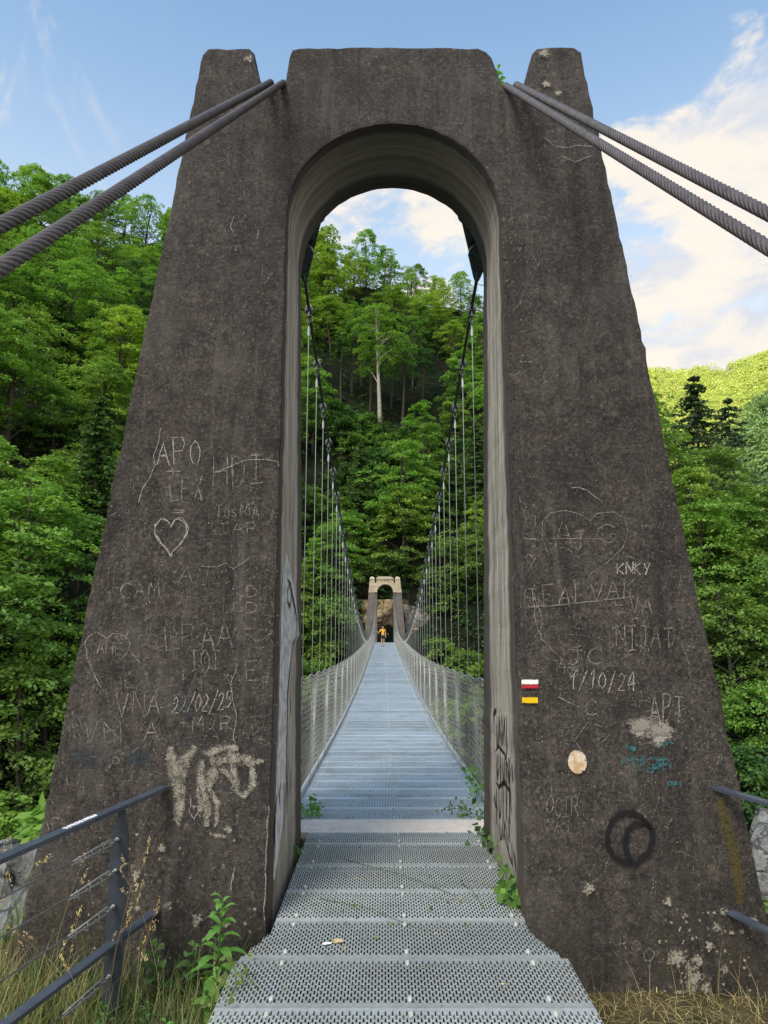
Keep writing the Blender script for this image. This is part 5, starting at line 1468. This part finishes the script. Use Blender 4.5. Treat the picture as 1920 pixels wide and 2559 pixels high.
# ------------------------------------------------------------------ rocks
def rock_mesh(name, mat, dims, seed, sub=4, amp=.35):
    bm = bmesh.new(); bmesh.ops.create_icosphere(bm, subdivisions=sub, radius=1)
    off = Vector((seed * 7.1, seed * 3.3, 0))
    for v in bm.verts:
        p = v.co.copy()
        d = 1 + amp * mnoise.fractal(p * 1.3 + off, 1.0, 2.0, 5) 
        q = p * d
        f = mnoise.cell(q * 2.2 + off) * .16
        q = q * (1 + f)
        v.co = Vector((q.x * dims[0], q.y * dims[1], q.z * dims[2]))
    me = bpy.data.meshes.new(name); bm.to_mesh(me); bm.free(); me.materials.append(mat); return me
def rock(loc, dims, mat, seed, label, amp=.35, sub=4):
    o = link('rock_outcrop', rock_mesh('rock_outcrop', mat, dims, seed, sub, amp)); o.location = loc
    return tag(o, label, 'rock')
rock((-4.15, 8.2, -1.65), (.85, .9, .85), M['rock_pale'], 3, 'pale limestone outcrop below the railing beside the left leg of the tower', .3)
rock((12.75, 21.5, -7.6), (2.4, 2.5, 4.2), M['rock_pale'], 5, 'pale grey limestone cliff beyond the right leg of the tower', .3)
# cliff wall behind the far tower
def cliff(x0, x1, z0, z1, y, depth, mat, seed, name, label, top=None):
    nx, nz = int((x1 - x0) / .12), int((z1 - z0) / .12)
    V, F = [], []
    for j in range(nz + 1):
        for i in range(nx + 1):
            fx = i / nx; fz = j / nz
            x = x0 + (x1 - x0) * fx; zt = z1 if top is None else z1 * top(fx)
            z = z0 + (zt - z0) * fz
            p = Vector((x * .55, z * .55, seed))
            d = mnoise.fractal(p, 1.0, 2.1, 6) * depth + mnoise.cell(Vector((x * .8, z * .9, seed))) * depth * .25
            e = (2 * fx - 1) ** 4 * 1.6
            V.append((x, y - d + fz * .9 + e, z))
    for j in range(nz):
        for i in range(nx):
            a = j * (nx + 1) + i; F.append((a, a + 1, a + nx + 2, a + nx + 1))
    o = link(name, mesh_np(name, V, F, mat)); return tag(o, label, 'cliff')
cliff(-2.7, 2.6, -1.5, 4.4, 70.2, .9, M['cliff'], 2.0, 'rock_cliff', 'ochre mossy rock face behind the arch of the stone far tower')
cliff(1.7, 5.3, -3.0, 3.9, 69.6, .6, M['cliff_grey'], 9.0, 'rock_cliff', 'pale grey rock face to the right of the stone far tower', lambda f: 1.0 - .45 * f ** 2)

# ------------------------------------------------------------------ far tower
def Zp(zx, zy, Y=FARY):
    return at_y((880 + .1205 * zx) / SC, (1400 + .1205 * zy) / SC, Y)
M['stone'] = mat_simple('ochre_cut_stone', (0.45, 0.365, 0.265), 0.9, 0, .38, 2.2, .5, .2)
M['stone2'] = mat_simple('ochre_voussoir_stone', (0.52, 0.425, 0.31), 0.9, 0, .28, 3.0, .4, .2)
M['greycon'] = mat_simple('grey_far_concrete', (0.155, 0.132, 0.122), 0.95, 0, .25, 1.6, .4, .2)
M['joint'] = mat_simple('dark_stone_joint', (0.12, 0.09, 0.06), 0.95, 0, .2, 5)
ft = empty('stone_bridge_tower', (0, FARY + .7, .2), 'ochre stone-topped bridge tower with arched opening at the far end of the footbridge', 'tower')
def to_ft(o): o.parent = ft; o.matrix_parent_inverse = Matrix.Translation((0, -FARY - .7, -.2)); return o
def slab(mb, poly, y0, y1):
    n = len(poly)
    vs = [(p[0], y0, p[1]) for p in poly] + [(p[0], y1, p[1]) for p in poly]
    mb.add(vs, [tuple(range(n)), tuple(n + i for i in range(n))[::-1]] + [(i, n + i, n + (i+1) % n, (i+1) % n) for i in range(n)])
def zx(*q): p = Zp(*q); return (p.x, p.z)
DEP = 1.5
for side in (-1, 1):
    mb = MB()
    if side < 0: poly = [zx(345, 672), zx(240, 1760), zx(522, 1760), zx(522, 672)]
    else: poly = [zx(855, 672), zx(862, 1760), zx(1128, 1760), zx(1030, 672)]
    slab(mb, poly, FARY + .03, FARY + DEP - .03); to_ft(bevel_obj(mb.build('leg', M['greycon']), .03))
mb = MB()
arc = []
cxz, rz_ = 689, 166
for k in range(25):
    a = math.pi * k / 24
    arc.append(zx(cxz + rz_ * math.cos(a), 664 - 164 * math.sin(a)))
poly = [zx(1030, 670), zx(998, 400), zx(893, 400), zx(891, 470), zx(866, 470), zx(860, 395), zx(508, 395), zx(503, 470), zx(473, 470), zx(468, 400), zx(368, 400), zx(343, 670), zx(523, 670)] + arc[::-1][1:-1] + [zx(855, 670)]
slab(mb, poly, FARY, FARY + DEP); to_ft(mb.build('stone_head', M['stone']))
mb = MB(); slab(mb, [zx(496, 398), zx(500, 380), zx(552, 341), zx(815, 341), zx(864, 380), zx(868, 398)], FARY - .10, FARY + DEP + .1); to_ft(bevel_obj(mb.build('cornice', M['stone2']), .03))
for (a, b, c_) in ((368, 415, 468), (893, 942, 998)):
    mb = MB(); p0 = zx(a, 402); p1 = zx(c_, 402); tp = zx(b, 338)
    y0, y1 = FARY - .04, FARY + DEP + .04
    h1 = zx(a, 372)[1]
    ym = (y0 + y1) / 2
    vs = [(p0[0], y0, p0[1]), (p1[0], y0, p1[1]), (p1[0], y1, p1[1]), (p0[0], y1, p0[1]), (p0[0], y0, h1), (p1[0], y0, h1), (p1[0], y1, h1), (p0[0], y1, h1),
          (tp[0] - .12, ym - .5, tp[1]), (tp[0] + .12, ym - .5, tp[1]), (tp[0] + .12, ym + .5, tp[1]), (tp[0] - .12, ym + .5, tp[1])]
    mb.add(vs, [(0,1,5,4),(1,2,6,5),(2,3,7,6),(3,0,4,7),(4,5,9,8),(5,6,10,9),(6,7,11,10),(7,4,8,11),(8,9,10,11),(3,2,1,0)]); to_ft(mb.build('cap', M['stone2']))
mb = MB()
nv = 13
for k in range(nv):
    a0 = math.pi * (k + .06) / nv; a1 = math.pi * (k + .94) / nv
    poly = []
    for (rr_, aa_) in ((168, a0), (168, (a0 + a1) / 2), (168, a1), (226, a1), (226, a0)):
        poly.append(zx(cxz + rr_ * math.cos(aa_), 664 - rr_ * math.sin(aa_)))
    slab(mb, poly, FARY - .05, FARY + .02)
to_ft(mb.build('voussoirs', M['stone2']))
mb = MB(); a = zx(582, 392); b = zx(800, 462); slab(mb, [(a[0], b[1]), (b[0], b[1]), (b[0], a[1]), (a[0], a[1])], FARY - .045, FARY + .02); to_ft(mb.build('inscription_panel', M['stone']))
mb = MB(); rr = random.Random(8)
for k in range(6):          # worn carved characters, too blurred in the photo to read
    x0 = 598 + k * 33
    for st in range(3):
        p = zx(x0 + rr.uniform(0, 16), 402 + rr.uniform(0, 14)); q = zx(x0 + rr.uniform(2, 20), 440 + rr.uniform(-6, 12))
        mb.tube([(p[0], FARY - .05, p[1]), (q[0], FARY - .05, q[1])], .018, 5)
to_ft(mb.build('carved_inscription', M['joint']))
# signboards on the rock
sg = empty('trail_sign', Zp(1320, 1425, 68.9), 'small yellow trail signboards fixed to the rock right of the far tower', 'sign')
M['yellow'] = mat_simple('yellow_sign_paint', (0.72, 0.47, 0.03), 0.6, 0, .1, 20)
for (a, b, c_, d) in ((1272, 1404, 1322, 1418), (1322, 1408, 1368, 1420), (1272, 1422, 1340, 1438)):
    p = Zp(a, b, 68.9); q = Zp(c_, d, 68.9); mb = MB(); mb.box(((p.x + q.x) / 2, 68.9, (p.z + q.z) / 2), (abs(q.x - p.x) * .96, .03, abs(p.z - q.z)))
    o = mb.build('signboard', M['yellow'], sg); o.matrix_parent_inverse = Matrix.Translation(-sg.location)
mb = MB(); p = Zp(1320, 1400, 68.95); mb.tube([(p.x, 69.0, p.z + .1), (p.x, 69.0, p.z - 2.2)], .03, 8)
o = mb.build('post', M['rod'], sg); o.matrix_parent_inverse = Matrix.Translation(-sg.location)

# ------------------------------------------------------------------ the walker
PY = 57.2; PX = (880 + .1205 * 640 - 960) / FPX * PY; PZ = deck_z(PY) + 0.006
person = empty('person', (PX, PY, PZ), 'person in orange T-shirt and dark shorts on the deck, one hand out to the netting', 'person')
M['skin'] = mat_simple('skin', (0.50, 0.29, 0.20), 0.6, 0, .1, 8)
M['orange'] = mat_simple('orange_cotton', (0.95, 0.50, 0.02), 0.85, 0, .15, 12)
M['navy'] = mat_simple('dark_shorts_cloth', (0.014, 0.017, 0.028), 0.9, 0, .2, 12)
M['hairm'] = mat_simple('auburn_hair', (0.12, 0.052, 0.026), 0.7, 0, .3, 30)
M['shoe'] = mat_simple('dark_walking_shoe', (0.03, 0.028, 0.03), 0.8, 0, .2, 20)
M['strap'] = mat_simple('dark_strap', (0.03, 0.03, 0.035), 0.8, 0, .2, 20)
M['dark'] = mat_simple('dark_eye', (0.02, 0.015, 0.012), 0.4)
def skin(name, nodes, edges, mat, lvl=2):
    me = bpy.data.meshes.new(name)
    me.from_pydata([n[:3] for n in nodes], edges, [])
    me.materials.append(mat)
    o = link(name, me, person)
    sk = o.modifiers.new('skin', 'SKIN'); sk.use_smooth_shade = True
    for i, n in enumerate(nodes):
        d = me.skin_vertices[0].data[i]; d.radius = (n[3], n[4] if len(n) > 4 else n[3]); d.use_root = (i == 0)
    o.modifiers.new('sub', 'SUBSURF').levels = lvl; o.modifiers['sub'].render_levels = lvl
    return o
# faces the camera (-Y); image left is -X = the person's right hand, held out to the netting
N_ = [(0,0,.86,.13,.10),(0,0,1.00,.115,.085),(0,-.01,1.16,.135,.095),(0,0,1.30,.12,.075),(0,-.005,1.375,.05,.05),(0,-.02,1.43,.062,.07),(0,-.03,1.50,.072,.088),(0,-.025,1.575,.055,.068),
      (-.15,0,1.31,.05),(-.25,-.06,1.16,.042),(-.30,-.10,1.11,.040),(-.44,-.20,1.16,.032),(-.50,-.23,1.18,.024),
      (.15,0,1.31,.05),(.205,.0,1.07,.042),(.215,-.02,1.02,.038),(.225,-.10,.80,.028),(.225,-.11,.76,.022),
      (-.085,0,.80,.085),(-.09,-.03,.46,.057),(-.09,-.01,.34,.054),(-.085,.0,.10,.036),(-.085,.0,.045,.035),(-.09,-.13,.028,.026),
      (.085,.02,.80,.085),(.085,.06,.46,.057),(.085,.08,.34,.054),(.08,.13,.11,.036),(.08,.13,.06,.035),(.085,.02,.032,.026)]
E_ = [(0,1),(1,2),(2,3),(3,4),(4,5),(5,6),(6,7),(3,8),(8,9),(9,10),(10,11),(11,12),(3,13),(13,14),(14,15),(15,16),(16,17),(0,18),(18,19),(19,20),(20,21),(21,22),(22,23),(0,24),(24,25),(25,26),(26,27),(27,28),(28,29)]
hand_l = (-.50,-.23,1.18); hand_r = (.225,-.11,.76)
for (w_i, dirs) in ((12, [(-.060,-.010,.012),(-.066,-.014,.0),(-.062,-.016,-.012),(-.050,-.014,-.024),(-.024,-.034,.022)]), (17, [(-.016,-.03,-.062),(-.004,-.02,-.068),(.008,-.010,-.064),(.018,.0,-.054),(-.03,-.02,-.03)])):
    bx_ = N_[w_i][:3]
    for d in dirs:
        i0 = len(N_)
        N_.append((bx_[0] + d[0] * .65, bx_[1] + d[1] * .65, bx_[2] + d[2] * .65, .0095)); N_.append((bx_[0] + d[0] * 1.35, bx_[1] + d[1] * 1.35 - .008, bx_[2] + d[2] * 1.3, .0075))
        E_ += [(w_i, i0), (i0, i0 + 1)]
skin('body', N_, E_, M['skin'])
skin('t_shirt', [(0,0,.90,.150,.115),(0,0,1.02,.140,.108),(0,-.01,1.17,.155,.115),(0,0,1.30,.130,.09),(0,0,1.352,.07,.065),(-.15,0,1.315,.066),(-.225,-.04,1.20,.062),(.15,0,1.315,.066),(.195,0,1.16,.062)],
     [(0,1),(1,2),(2,3),(3,4),(3,5),(5,6),(3,7),(7,8)], M['orange'])
skin('shorts', [(0,0,.92,.145,.115),(0,0,.84,.15,.12),(-.095,-.005,.74,.105),(-.10,-.02,.58,.098),(.095,.02,.74,.105),(.098,.045,.58,.098)], [(0,1),(1,2),(2,3),(1,4),(4,5)], M['navy'])
skin('hair', [(0,.025,1.50,.080,.070),(0,.0,1.56,.080,.086),(0,-.02,1.60,.055,.06),(0,.07,1.42,.04,.035)], [(0,1),(1,2),(0,3)], M['hairm'])
for sx_, yy in ((-.087, -.04), (.082, .09)):
    skin('shoe', [(sx_, yy + .05, .05, .05), (sx_, yy + .01, .045, .05), (sx_, yy - .12, .032, .042)], [(0,1),(1,2)], M['shoe'], 1)
for sx_ in (-.03, .03):
    mb = MB(); mb.tube([(sx_ - .011, -.112, 1.515), (sx_ + .011, -.112, 1.515)], .008, 6); mb.build('eye', M['dark'], person)
mb = MB(); mb.tube([(0, -.105, 1.515), (0, -.132, 1.475), (0, -.118, 1.468)], [.008, .013, .008], 6); mb.build('nose', M['skin'], person, True)
mb = MB(); mb.tube([(-.022, -.108, 1.44), (0, -.114, 1.437), (.022, -.108, 1.44)], .006, 6); mb.build('mouth', mat_simple('lips', (.35, .12, .1), .5), person, True)
for sx_ in (-.075, .075):
    mb = MB(); mb.tube([(sx_, -.02, 1.52), (sx_ * 1.12, -.015, 1.50), (sx_, -.02, 1.47)], [.008, .014, .007], 6); mb.build('ear', M['skin'], person, True)
for sx_ in (-.085, .085):
    mb = MB(); mb.tube([(sx_, .10, 1.30), (sx_, .04, 1.385), (sx_, -.08, 1.34), (sx_ * 1.1, -.135, 1.18), (sx_ * 1.5, -.06, 1.03)], .017, 6); mb.build('strap', M['strap'], person)
mb = MB(); mb.tube([(0, .16, 1.36), (0, .19, 1.25), (0, .20, 1.10), (0, .16, .98)], [.10, .14, .14, .10], 10); mb.build('backpack', M['strap'], person, True)

# ------------------------------------------------------------------ plants near the camera
def blades(name, mat, specs, seed, kind='stuff', parent=None):
    """curved grass blades: specs = list of (x, y, z, height, width, lean)"""
    rng = np.random.default_rng(seed)
    V, F, T = [], [], []
    for (x, y, z, h, wd, ln) in specs:
        a = rng.uniform(0, 6.283); b = a + rng.normal(1.57, .5)
        dx, dy = math.cos(a) * ln, math.sin(a) * ln; wx, wy = math.cos(b) * wd / 2, math.sin(b) * wd / 2
        b0 = len(V); n = 5; tt = rng.uniform(.05, 1)
        for q in range(n):
            t = q / (n - 1); k = 1 - t * .92
            cx_, cy_, cz_ = x + dx * t ** 1.8, y + dy * t ** 1.8, z + h * (t - .25 * (ln / max(h, .01)) * t ** 2.5)
            V += [(cx_ - wx * k, cy_ - wy * k, cz_), (cx_ + wx * k, cy_ + wy * k, cz_)]
        for q in range(n - 1): F.append((b0 + 2*q, b0 + 2*q + 1, b0 + 2*q + 3, b0 + 2*q + 2)); T.append(np.clip(tt + q * .06, 0, 1))
    o = link(name, mesh_np(name, V, F, LEAF[mat], {'tint': ('FACE', T)}), parent)
    if kind: o['kind'] = kind
    return o
rg = np.random.default_rng(77)
def area(n, x0, x1, y0, y1, hmin, hmax, wd, lean, dens=None):
    s = []
    while len(s) < n:
        x, y = rg.uniform(x0, x1), rg.uniform(y0, y1)
        if -0.80 < x < 0.98 and y < 6.2: continue
        yf = FY0 - .03
        if y > yf and y < 6.1 and -2.2 < x < 2.4: continue
        if dens is not None and rg.random() > dens(x, y): continue
        z = float(terr(x, y)); h = rg.uniform(hmin, hmax)
        s.append((x, y, z - .02, h, wd * rg.uniform(.6, 1.3), h * lean * rg.uniform(.2, 1.4)))
    return s
pn = lambda x, y: max(0.05, .5 + 1.1 * mnoise.noise(Vector((x * 1.3, y * 1.3, 2))))
blades('grass', 'grass', area(9500, -3.6, -0.8, 2.0, 4.28, .08, .36, .0065, .6, pn) + area(1300, 0.98, 3.4, 2.2, 4.28, .04, .13, .006, 1.0, pn) + area(1500, -4.2, -2.3, 3.0, 6.5, .15, .5, .007, .5) + area(2600, -1.5, -0.8, 2.6, 4.1, .06, .24, .006, .8), 1)
blades('dry_grass', 'straw', area(1500, -3.4, -0.8, 2.0, 4.28, .12, .45, .0035, .8, pn) + area(4200, 0.99, 3.2, 2.6, 4.27, .03, .085, .0055, 4.6) + area(900, 0.99, 3.2, 2.6, 4.27, .05, .14, .005, 1.8) + area(60, 0.99, 3.2, 3.9, 4.27, .2, .4, .003, .6), 2)
# flowering grass stalks, each one standing out on its own
def stalk(x, y, h, lean, az_, label, head=.07):
    z = float(terr(x, y)); mb = MB()
    pts = []
    for q in np.linspace(0, 1, 8):
        pts.append((x + math.cos(az_) * lean * q ** 2.2, y + math.sin(az_) * lean * q ** 2.2, z + h * q - .12 * lean * q ** 3))
    root = empty('grass_stalk', (x, y, z), label, 'grass stalk', 'seed-headed grass stalks')
    mb.tube(pts, [.0017 * (1 - .55 * q) for q in np.linspace(0, 1, 8)], 5)
    o = mb.build('stem', LEAFM['straw'], root, True); o.matrix_parent_inverse = Matrix.Translation((-x, -y, -z))
    rng = np.random.default_rng(int(abs(x * 1000 + y * 777)))
    e = np.array(pts[-1]); d = np.array(pts[-1]) - np.array(pts[-2]); d /= np.linalg.norm(d)
    n = 70; nc = rng.integers(3, 6)
    V, F, T = [], [], []
    for c in range(nc):
        cpos = e - d * (c * head * .55) + rng.normal(0, .020, 3) * (c > 0)
        m_ = 13
        p = cpos + d * (rng.normal(0, head * .17, m_))[:, None] + rng.normal(0, .0042, (m_, 3))
        axn = np.tile(d, (m_, 1)) + rng.normal(0, .35, (m_, 3)); nm = rng.normal(0, 1, (m_, 3))
        v, f = leaf_quads(p, axn, nm, np.full(m_, .013), np.full(m_, .0048))
        F.append(f + len(np.concatenate(V)) if V else f); V.append(v); T.append(rng.uniform(.5, 1, m_))
    o = link('seed_head', mesh_np('seed_head', np.concatenate(V), np.concatenate(F), LEAF['straw'], {'tint': ('FACE', np.concatenate(T))}), root); o.matrix_parent_inverse = Matrix.Translation((-x, -y, -z))
LEAFM = {'straw': mat_simple('straw_stem', (0.26, 0.18, 0.085), 0.8, 0, .3, 9), 'green': mat_simple('green_stem', (0.06, 0.11, 0.025), 0.7, 0, .3, 9)}
rs = random.Random(41)
for k in range(22):
    x = rs.uniform(-2.35, -1.05); y = rs.uniform(3.1, 4.1)
    stalk(x, y, rs.uniform(.45, .95), rs.uniform(.05, .38), rs.uniform(0, 6.28), 'thin dry grass stalk with pale seed head beside the left railing')
stalk(2.30, 3.95, .75, .2, .6, 'single bent dry grass stalk in front of the right leg')
# leafy herbs
def herb(x, y, h, nl, ll, leaf, label, lean=(0, 0), cat='plant', name='leafy_herb', z=None, tilt=.55, sp=.42):
    z = float(terr(x, y)) if z is None else z
    rng = np.random.default_rng(int(abs(x * 999 + y * 313)))
    root = empty(name, (x, y, z), label, cat)
    mb = MB(); mb.tube([(0, 0, -.03), (lean[0] * .3, lean[1] * .3, h * .5), (lean[0], lean[1], h)], [.006, .005, .002], 6); mb.build('stem', LEAFM['green'], root, True)
    V, F, T = [], [], []
    for k in range(nl):
        q = .18 + .82 * k / (nl - 1); a = k * 2.39996 + rng.normal(0, .2); L_ = ll * (1.05 - .62 * q) * rng.uniform(.8, 1.15)
        base = np.array([lean[0] * q * q, lean[1] * q * q, h * q]); el = tilt + .5 * q - rng.uniform(0, .4)
        d = np.array([math.cos(a), math.sin(a), 0]); s = np.array([-math.sin(a), math.cos(a), 0])
        b0 = len(V); n = 6
        for j in range(n):
            t = j / (n - 1); w_ = L_ * sp * .5 * (math.sin(math.pi * min(1, t * .93 + .05)) ** .8)
            p = base + d * L_ * t * math.cos(el) + np.array([0, 0, L_ * (math.sin(el) * t - .55 * t * t)])
            up = np.array([0, 0, .25 * w_])
            V += [p - s * w_ + up, p, p + s * w_ + up]
        for j in range(n - 1):
            for c in (0, 1):
                F.append((b0 + 3*j + c, b0 + 3*j + c + 1, b0 + 3*j + 4 + c, b0 + 3*j + 3 + c)); T.append(np.clip(.35 + .4 * q + rng.normal(0, .08), 0, 1))
    link('leaves', mesh_np('leaves', np.array(V), np.array(F), LEAF[leaf], {'tint': ('FACE', T)}, smooth=True), root)
    return root
p = at_y(462, 2090, 4.05)
herb(p.x + .02, 4.05, .50, 26, .23, 'herb', 'tall leafy green herb against the foot of the left tower leg', (.02, -.02), sp=.30)
p = at_y(466, 2150, 3.72)
herb(p.x, 3.72, .33, 14, .20, 'herb', 'bright yellow-green herb at the edge of the grating, left', (.0, .0), tilt=.9)
herb(-1.02, 4.12, .22, 10, .14, 'ivy', 'low dark broad-leaved plant at the foot of the left tower leg', sp=.8)
herb(-1.20, 4.05, .25, 10, .15, 'ivy', 'low dark broad-leaved plant beside the railing post', sp=.8)
herb(-0.80, 4.16, .20, 12, .10, 'grass', 'small feathery weed where the left jamb meets the grating', sp=.3)
herb(-0.82, 3.35, .26, 16, .12, 'ivy', 'small dark weed beside the near end of the grating', sp=.5)
herb(-0.92, 3.30, .34, 18, .10, 'herb', 'bushy green weed beside the grating at the bottom edge', sp=.5)
rh = random.Random(12)
for k in range(9):
    herb(rh.uniform(-1.45, -.86), rh.uniform(3.15, 4.0), rh.uniform(.16, .30), 16, rh.uniform(.06, .10), ('grass', 'herb', 'ivy')[k % 3], 'low leafy weed in the grass between the left railing and the grating', sp=rh.uniform(.35, .6)).__setitem__('group', 'weeds between the left railing and the grating')
# sapling on the tower top
x_, z_ = on_front(1094, 188)
herb(x_, 4.92, .50, 20, .15, 'herb', 'little yellow-green sapling growing in the right notch on top of the dark tower', (.0, 0), 'sapling', 'sapling', z_ - .06, .8, .5)
# creepers and weeds along the deck edges
def creeper(name, label, pts, n, spread, leaf, seed, size=.055, cat='creeper'):
    rng = np.random.default_rng(seed); P = np.array(pts)
    root = empty(name, tuple(P[0]), label, cat)
    inv = Matrix.Translation(-Vector(P[0]))
    i = rng.integers(0, len(P) - 1, n); t = rng.random(n)
    C = P[i] * (1 - t)[:, None] + P[i + 1] * t[:, None] + rng.normal(0, 1, (n, 3)) * np.array(spread)
    nm = rng.normal(0, .6, (n, 3)); nm[:, 2] += .8; nm[:, 1] -= .35
    ax = rng.normal(0, 1, (n, 3)); l_ = size * rng.uniform(.6, 1.3, n)
    v, f = leaf_quads(C, ax, nm / np.linalg.norm(nm, axis=1)[:, None], l_, l_ * .8)
    o = link('leaves', mesh_np('leaves', v, f, LEAF[leaf], {'tint': ('FACE', rng.uniform(.1, .95, n))}), root); o.matrix_parent_inverse = inv
    mb = MB()
    for k in range(max(3, n // 30)):
        a = P[rng.integers(0, len(P))]; b = C[rng.integers(0, n)]; mid = (a + b) / 2 + np.array([0, 0, .03]); mb.tube([tuple(a), tuple(mid), tuple(b)], .0022, 4)
    o = mb.build('stem', LEAFM['green'], root); o.matrix_parent_inverse = inv
creeper('bramble', 'dark bramble clump climbing beside the right end of the tread plate', [(0.83, 6.0, -.05), (0.80, 5.85, .10), (.84, 5.6, .0), (.82, 5.2, -.02)], 230, (.05, .09, .07), 'ivy', 1, .055)
creeper('bramble', 'pale spray of leaves over the deck behind the tread plate, right', [(0.84, 6.4, .02), (0.70, 6.6, .06), (.55, 6.7, .04)], 70, (.05, .05, .03), 'grass', 2, .035)
creeper('bramble', 'trailing bramble shoots along the foot of the right opening wall', [(.82, 5.3, .02), (.79, 5.0, .03), (.79, 4.7, .03), (.80, 4.5, .0)], 85, (.03, .06, .05), 'ivy', 3, .05)
creeper('bramble', 'green bramble tuft on the grating against the right opening wall', [(.78, 4.62, .03), (.72, 4.55, .08), (.77, 4.48, .05)], 75, (.045, .045, .045), 'herb', 4, .055)
creeper('weed', 'yellow-green weed growing through the deck at the left behind the tread plate', [(-.72, 6.55, .02), (-.60, 6.6, .05), (-.66, 6.9, .03)], 60, (.05, .06, .03), 'herb', 5, .05)
creeper('weed', 'tall weed leaning over the right edge of the deck', [(.90, 7.2, .0), (.84, 7.3, .25), (.88, 7.1, .1)], 60, (.04, .08, .08), 'herb', 6, .05)
creeper('weed', 'green weed poking up beside the left jamb at the tread plate', [(-.66, 5.7, -.1), (-.64, 5.6, .02), (-.66, 5.5, -.05)], 26, (.03, .05, .05), 'ivy', 7, .05)
creeper('weed', 'weeds sprawling over the left corner of the grating', [(-.80, 3.6, -.1), (-.72, 3.72, .0), (-.66, 3.5, .02), (-.75, 3.35, .0)], 90, (.05, .07, .04), 'grass', 8, .032)
# weeds in the grating gap and little litter
creeper('weed', 'tiny weeds sprouting through the grating inside the arch', [(-.3, 5.4, .0), (.1, 5.1, .0), (.5, 4.9, .0), (.6, 4.6, 0), (.2, 4.2, 0), (-.2, 4.5, .0)], 70, (.22, .2, .012), 'grass', 9, .022)
rl = np.random.default_rng(3); n = 90
C = np.stack([rl.uniform(-.6, .8, n), rl.uniform(3.2, 6.9, n), np.full(n, .006)], -1); nm = rl.normal(0, .25, (n, 3)); nm[:, 2] = 1
v, f = leaf_quads(C, rl.normal(0, 1, (n, 3)) * np.array([1, 1, .1]), nm / np.linalg.norm(nm, axis=1)[:, None], rl.uniform(.012, .035, n), rl.uniform(.006, .014, n))
o = link('leaf_litter', mesh_np('leaf_litter', v, f, LEAF['straw'], {'tint': ('FACE', rl.uniform(0, .8, n))})); o['kind'] = 'stuff'
# wood chip and paper scraps on the grating
o = link('wood_chip', rock_mesh('wood_chip', mat_simple('bleached_wood', (0.50, 0.39, 0.22), .9, 0, .4, 60, .5), (.030, .014, .012), 2, 2, .3)); p = at_y(729, 2050, 4.02)
o.location = (p.x, 4.02, .014); tag(o, 'bleached wood chip lying on the grating', 'wood chip')
o = link('paper_scrap', rock_mesh('paper_scrap', mat_simple('white_paper', (0.75, 0.73, 0.72), .9, 0, .1, 60), (.022, .012, .006), 6, 2, .4)); p = at_y(752, 2052, 4.02); p = at_y(650+ 0, 2050, 4.02)
o.location = (-.30, 4.0, .010); tag(o, 'small crumpled white paper scrap on the grating', 'paper')
print('TREES', len(TREES)); open('/tmp/trees.txt','w').write(str(len(TREES)))
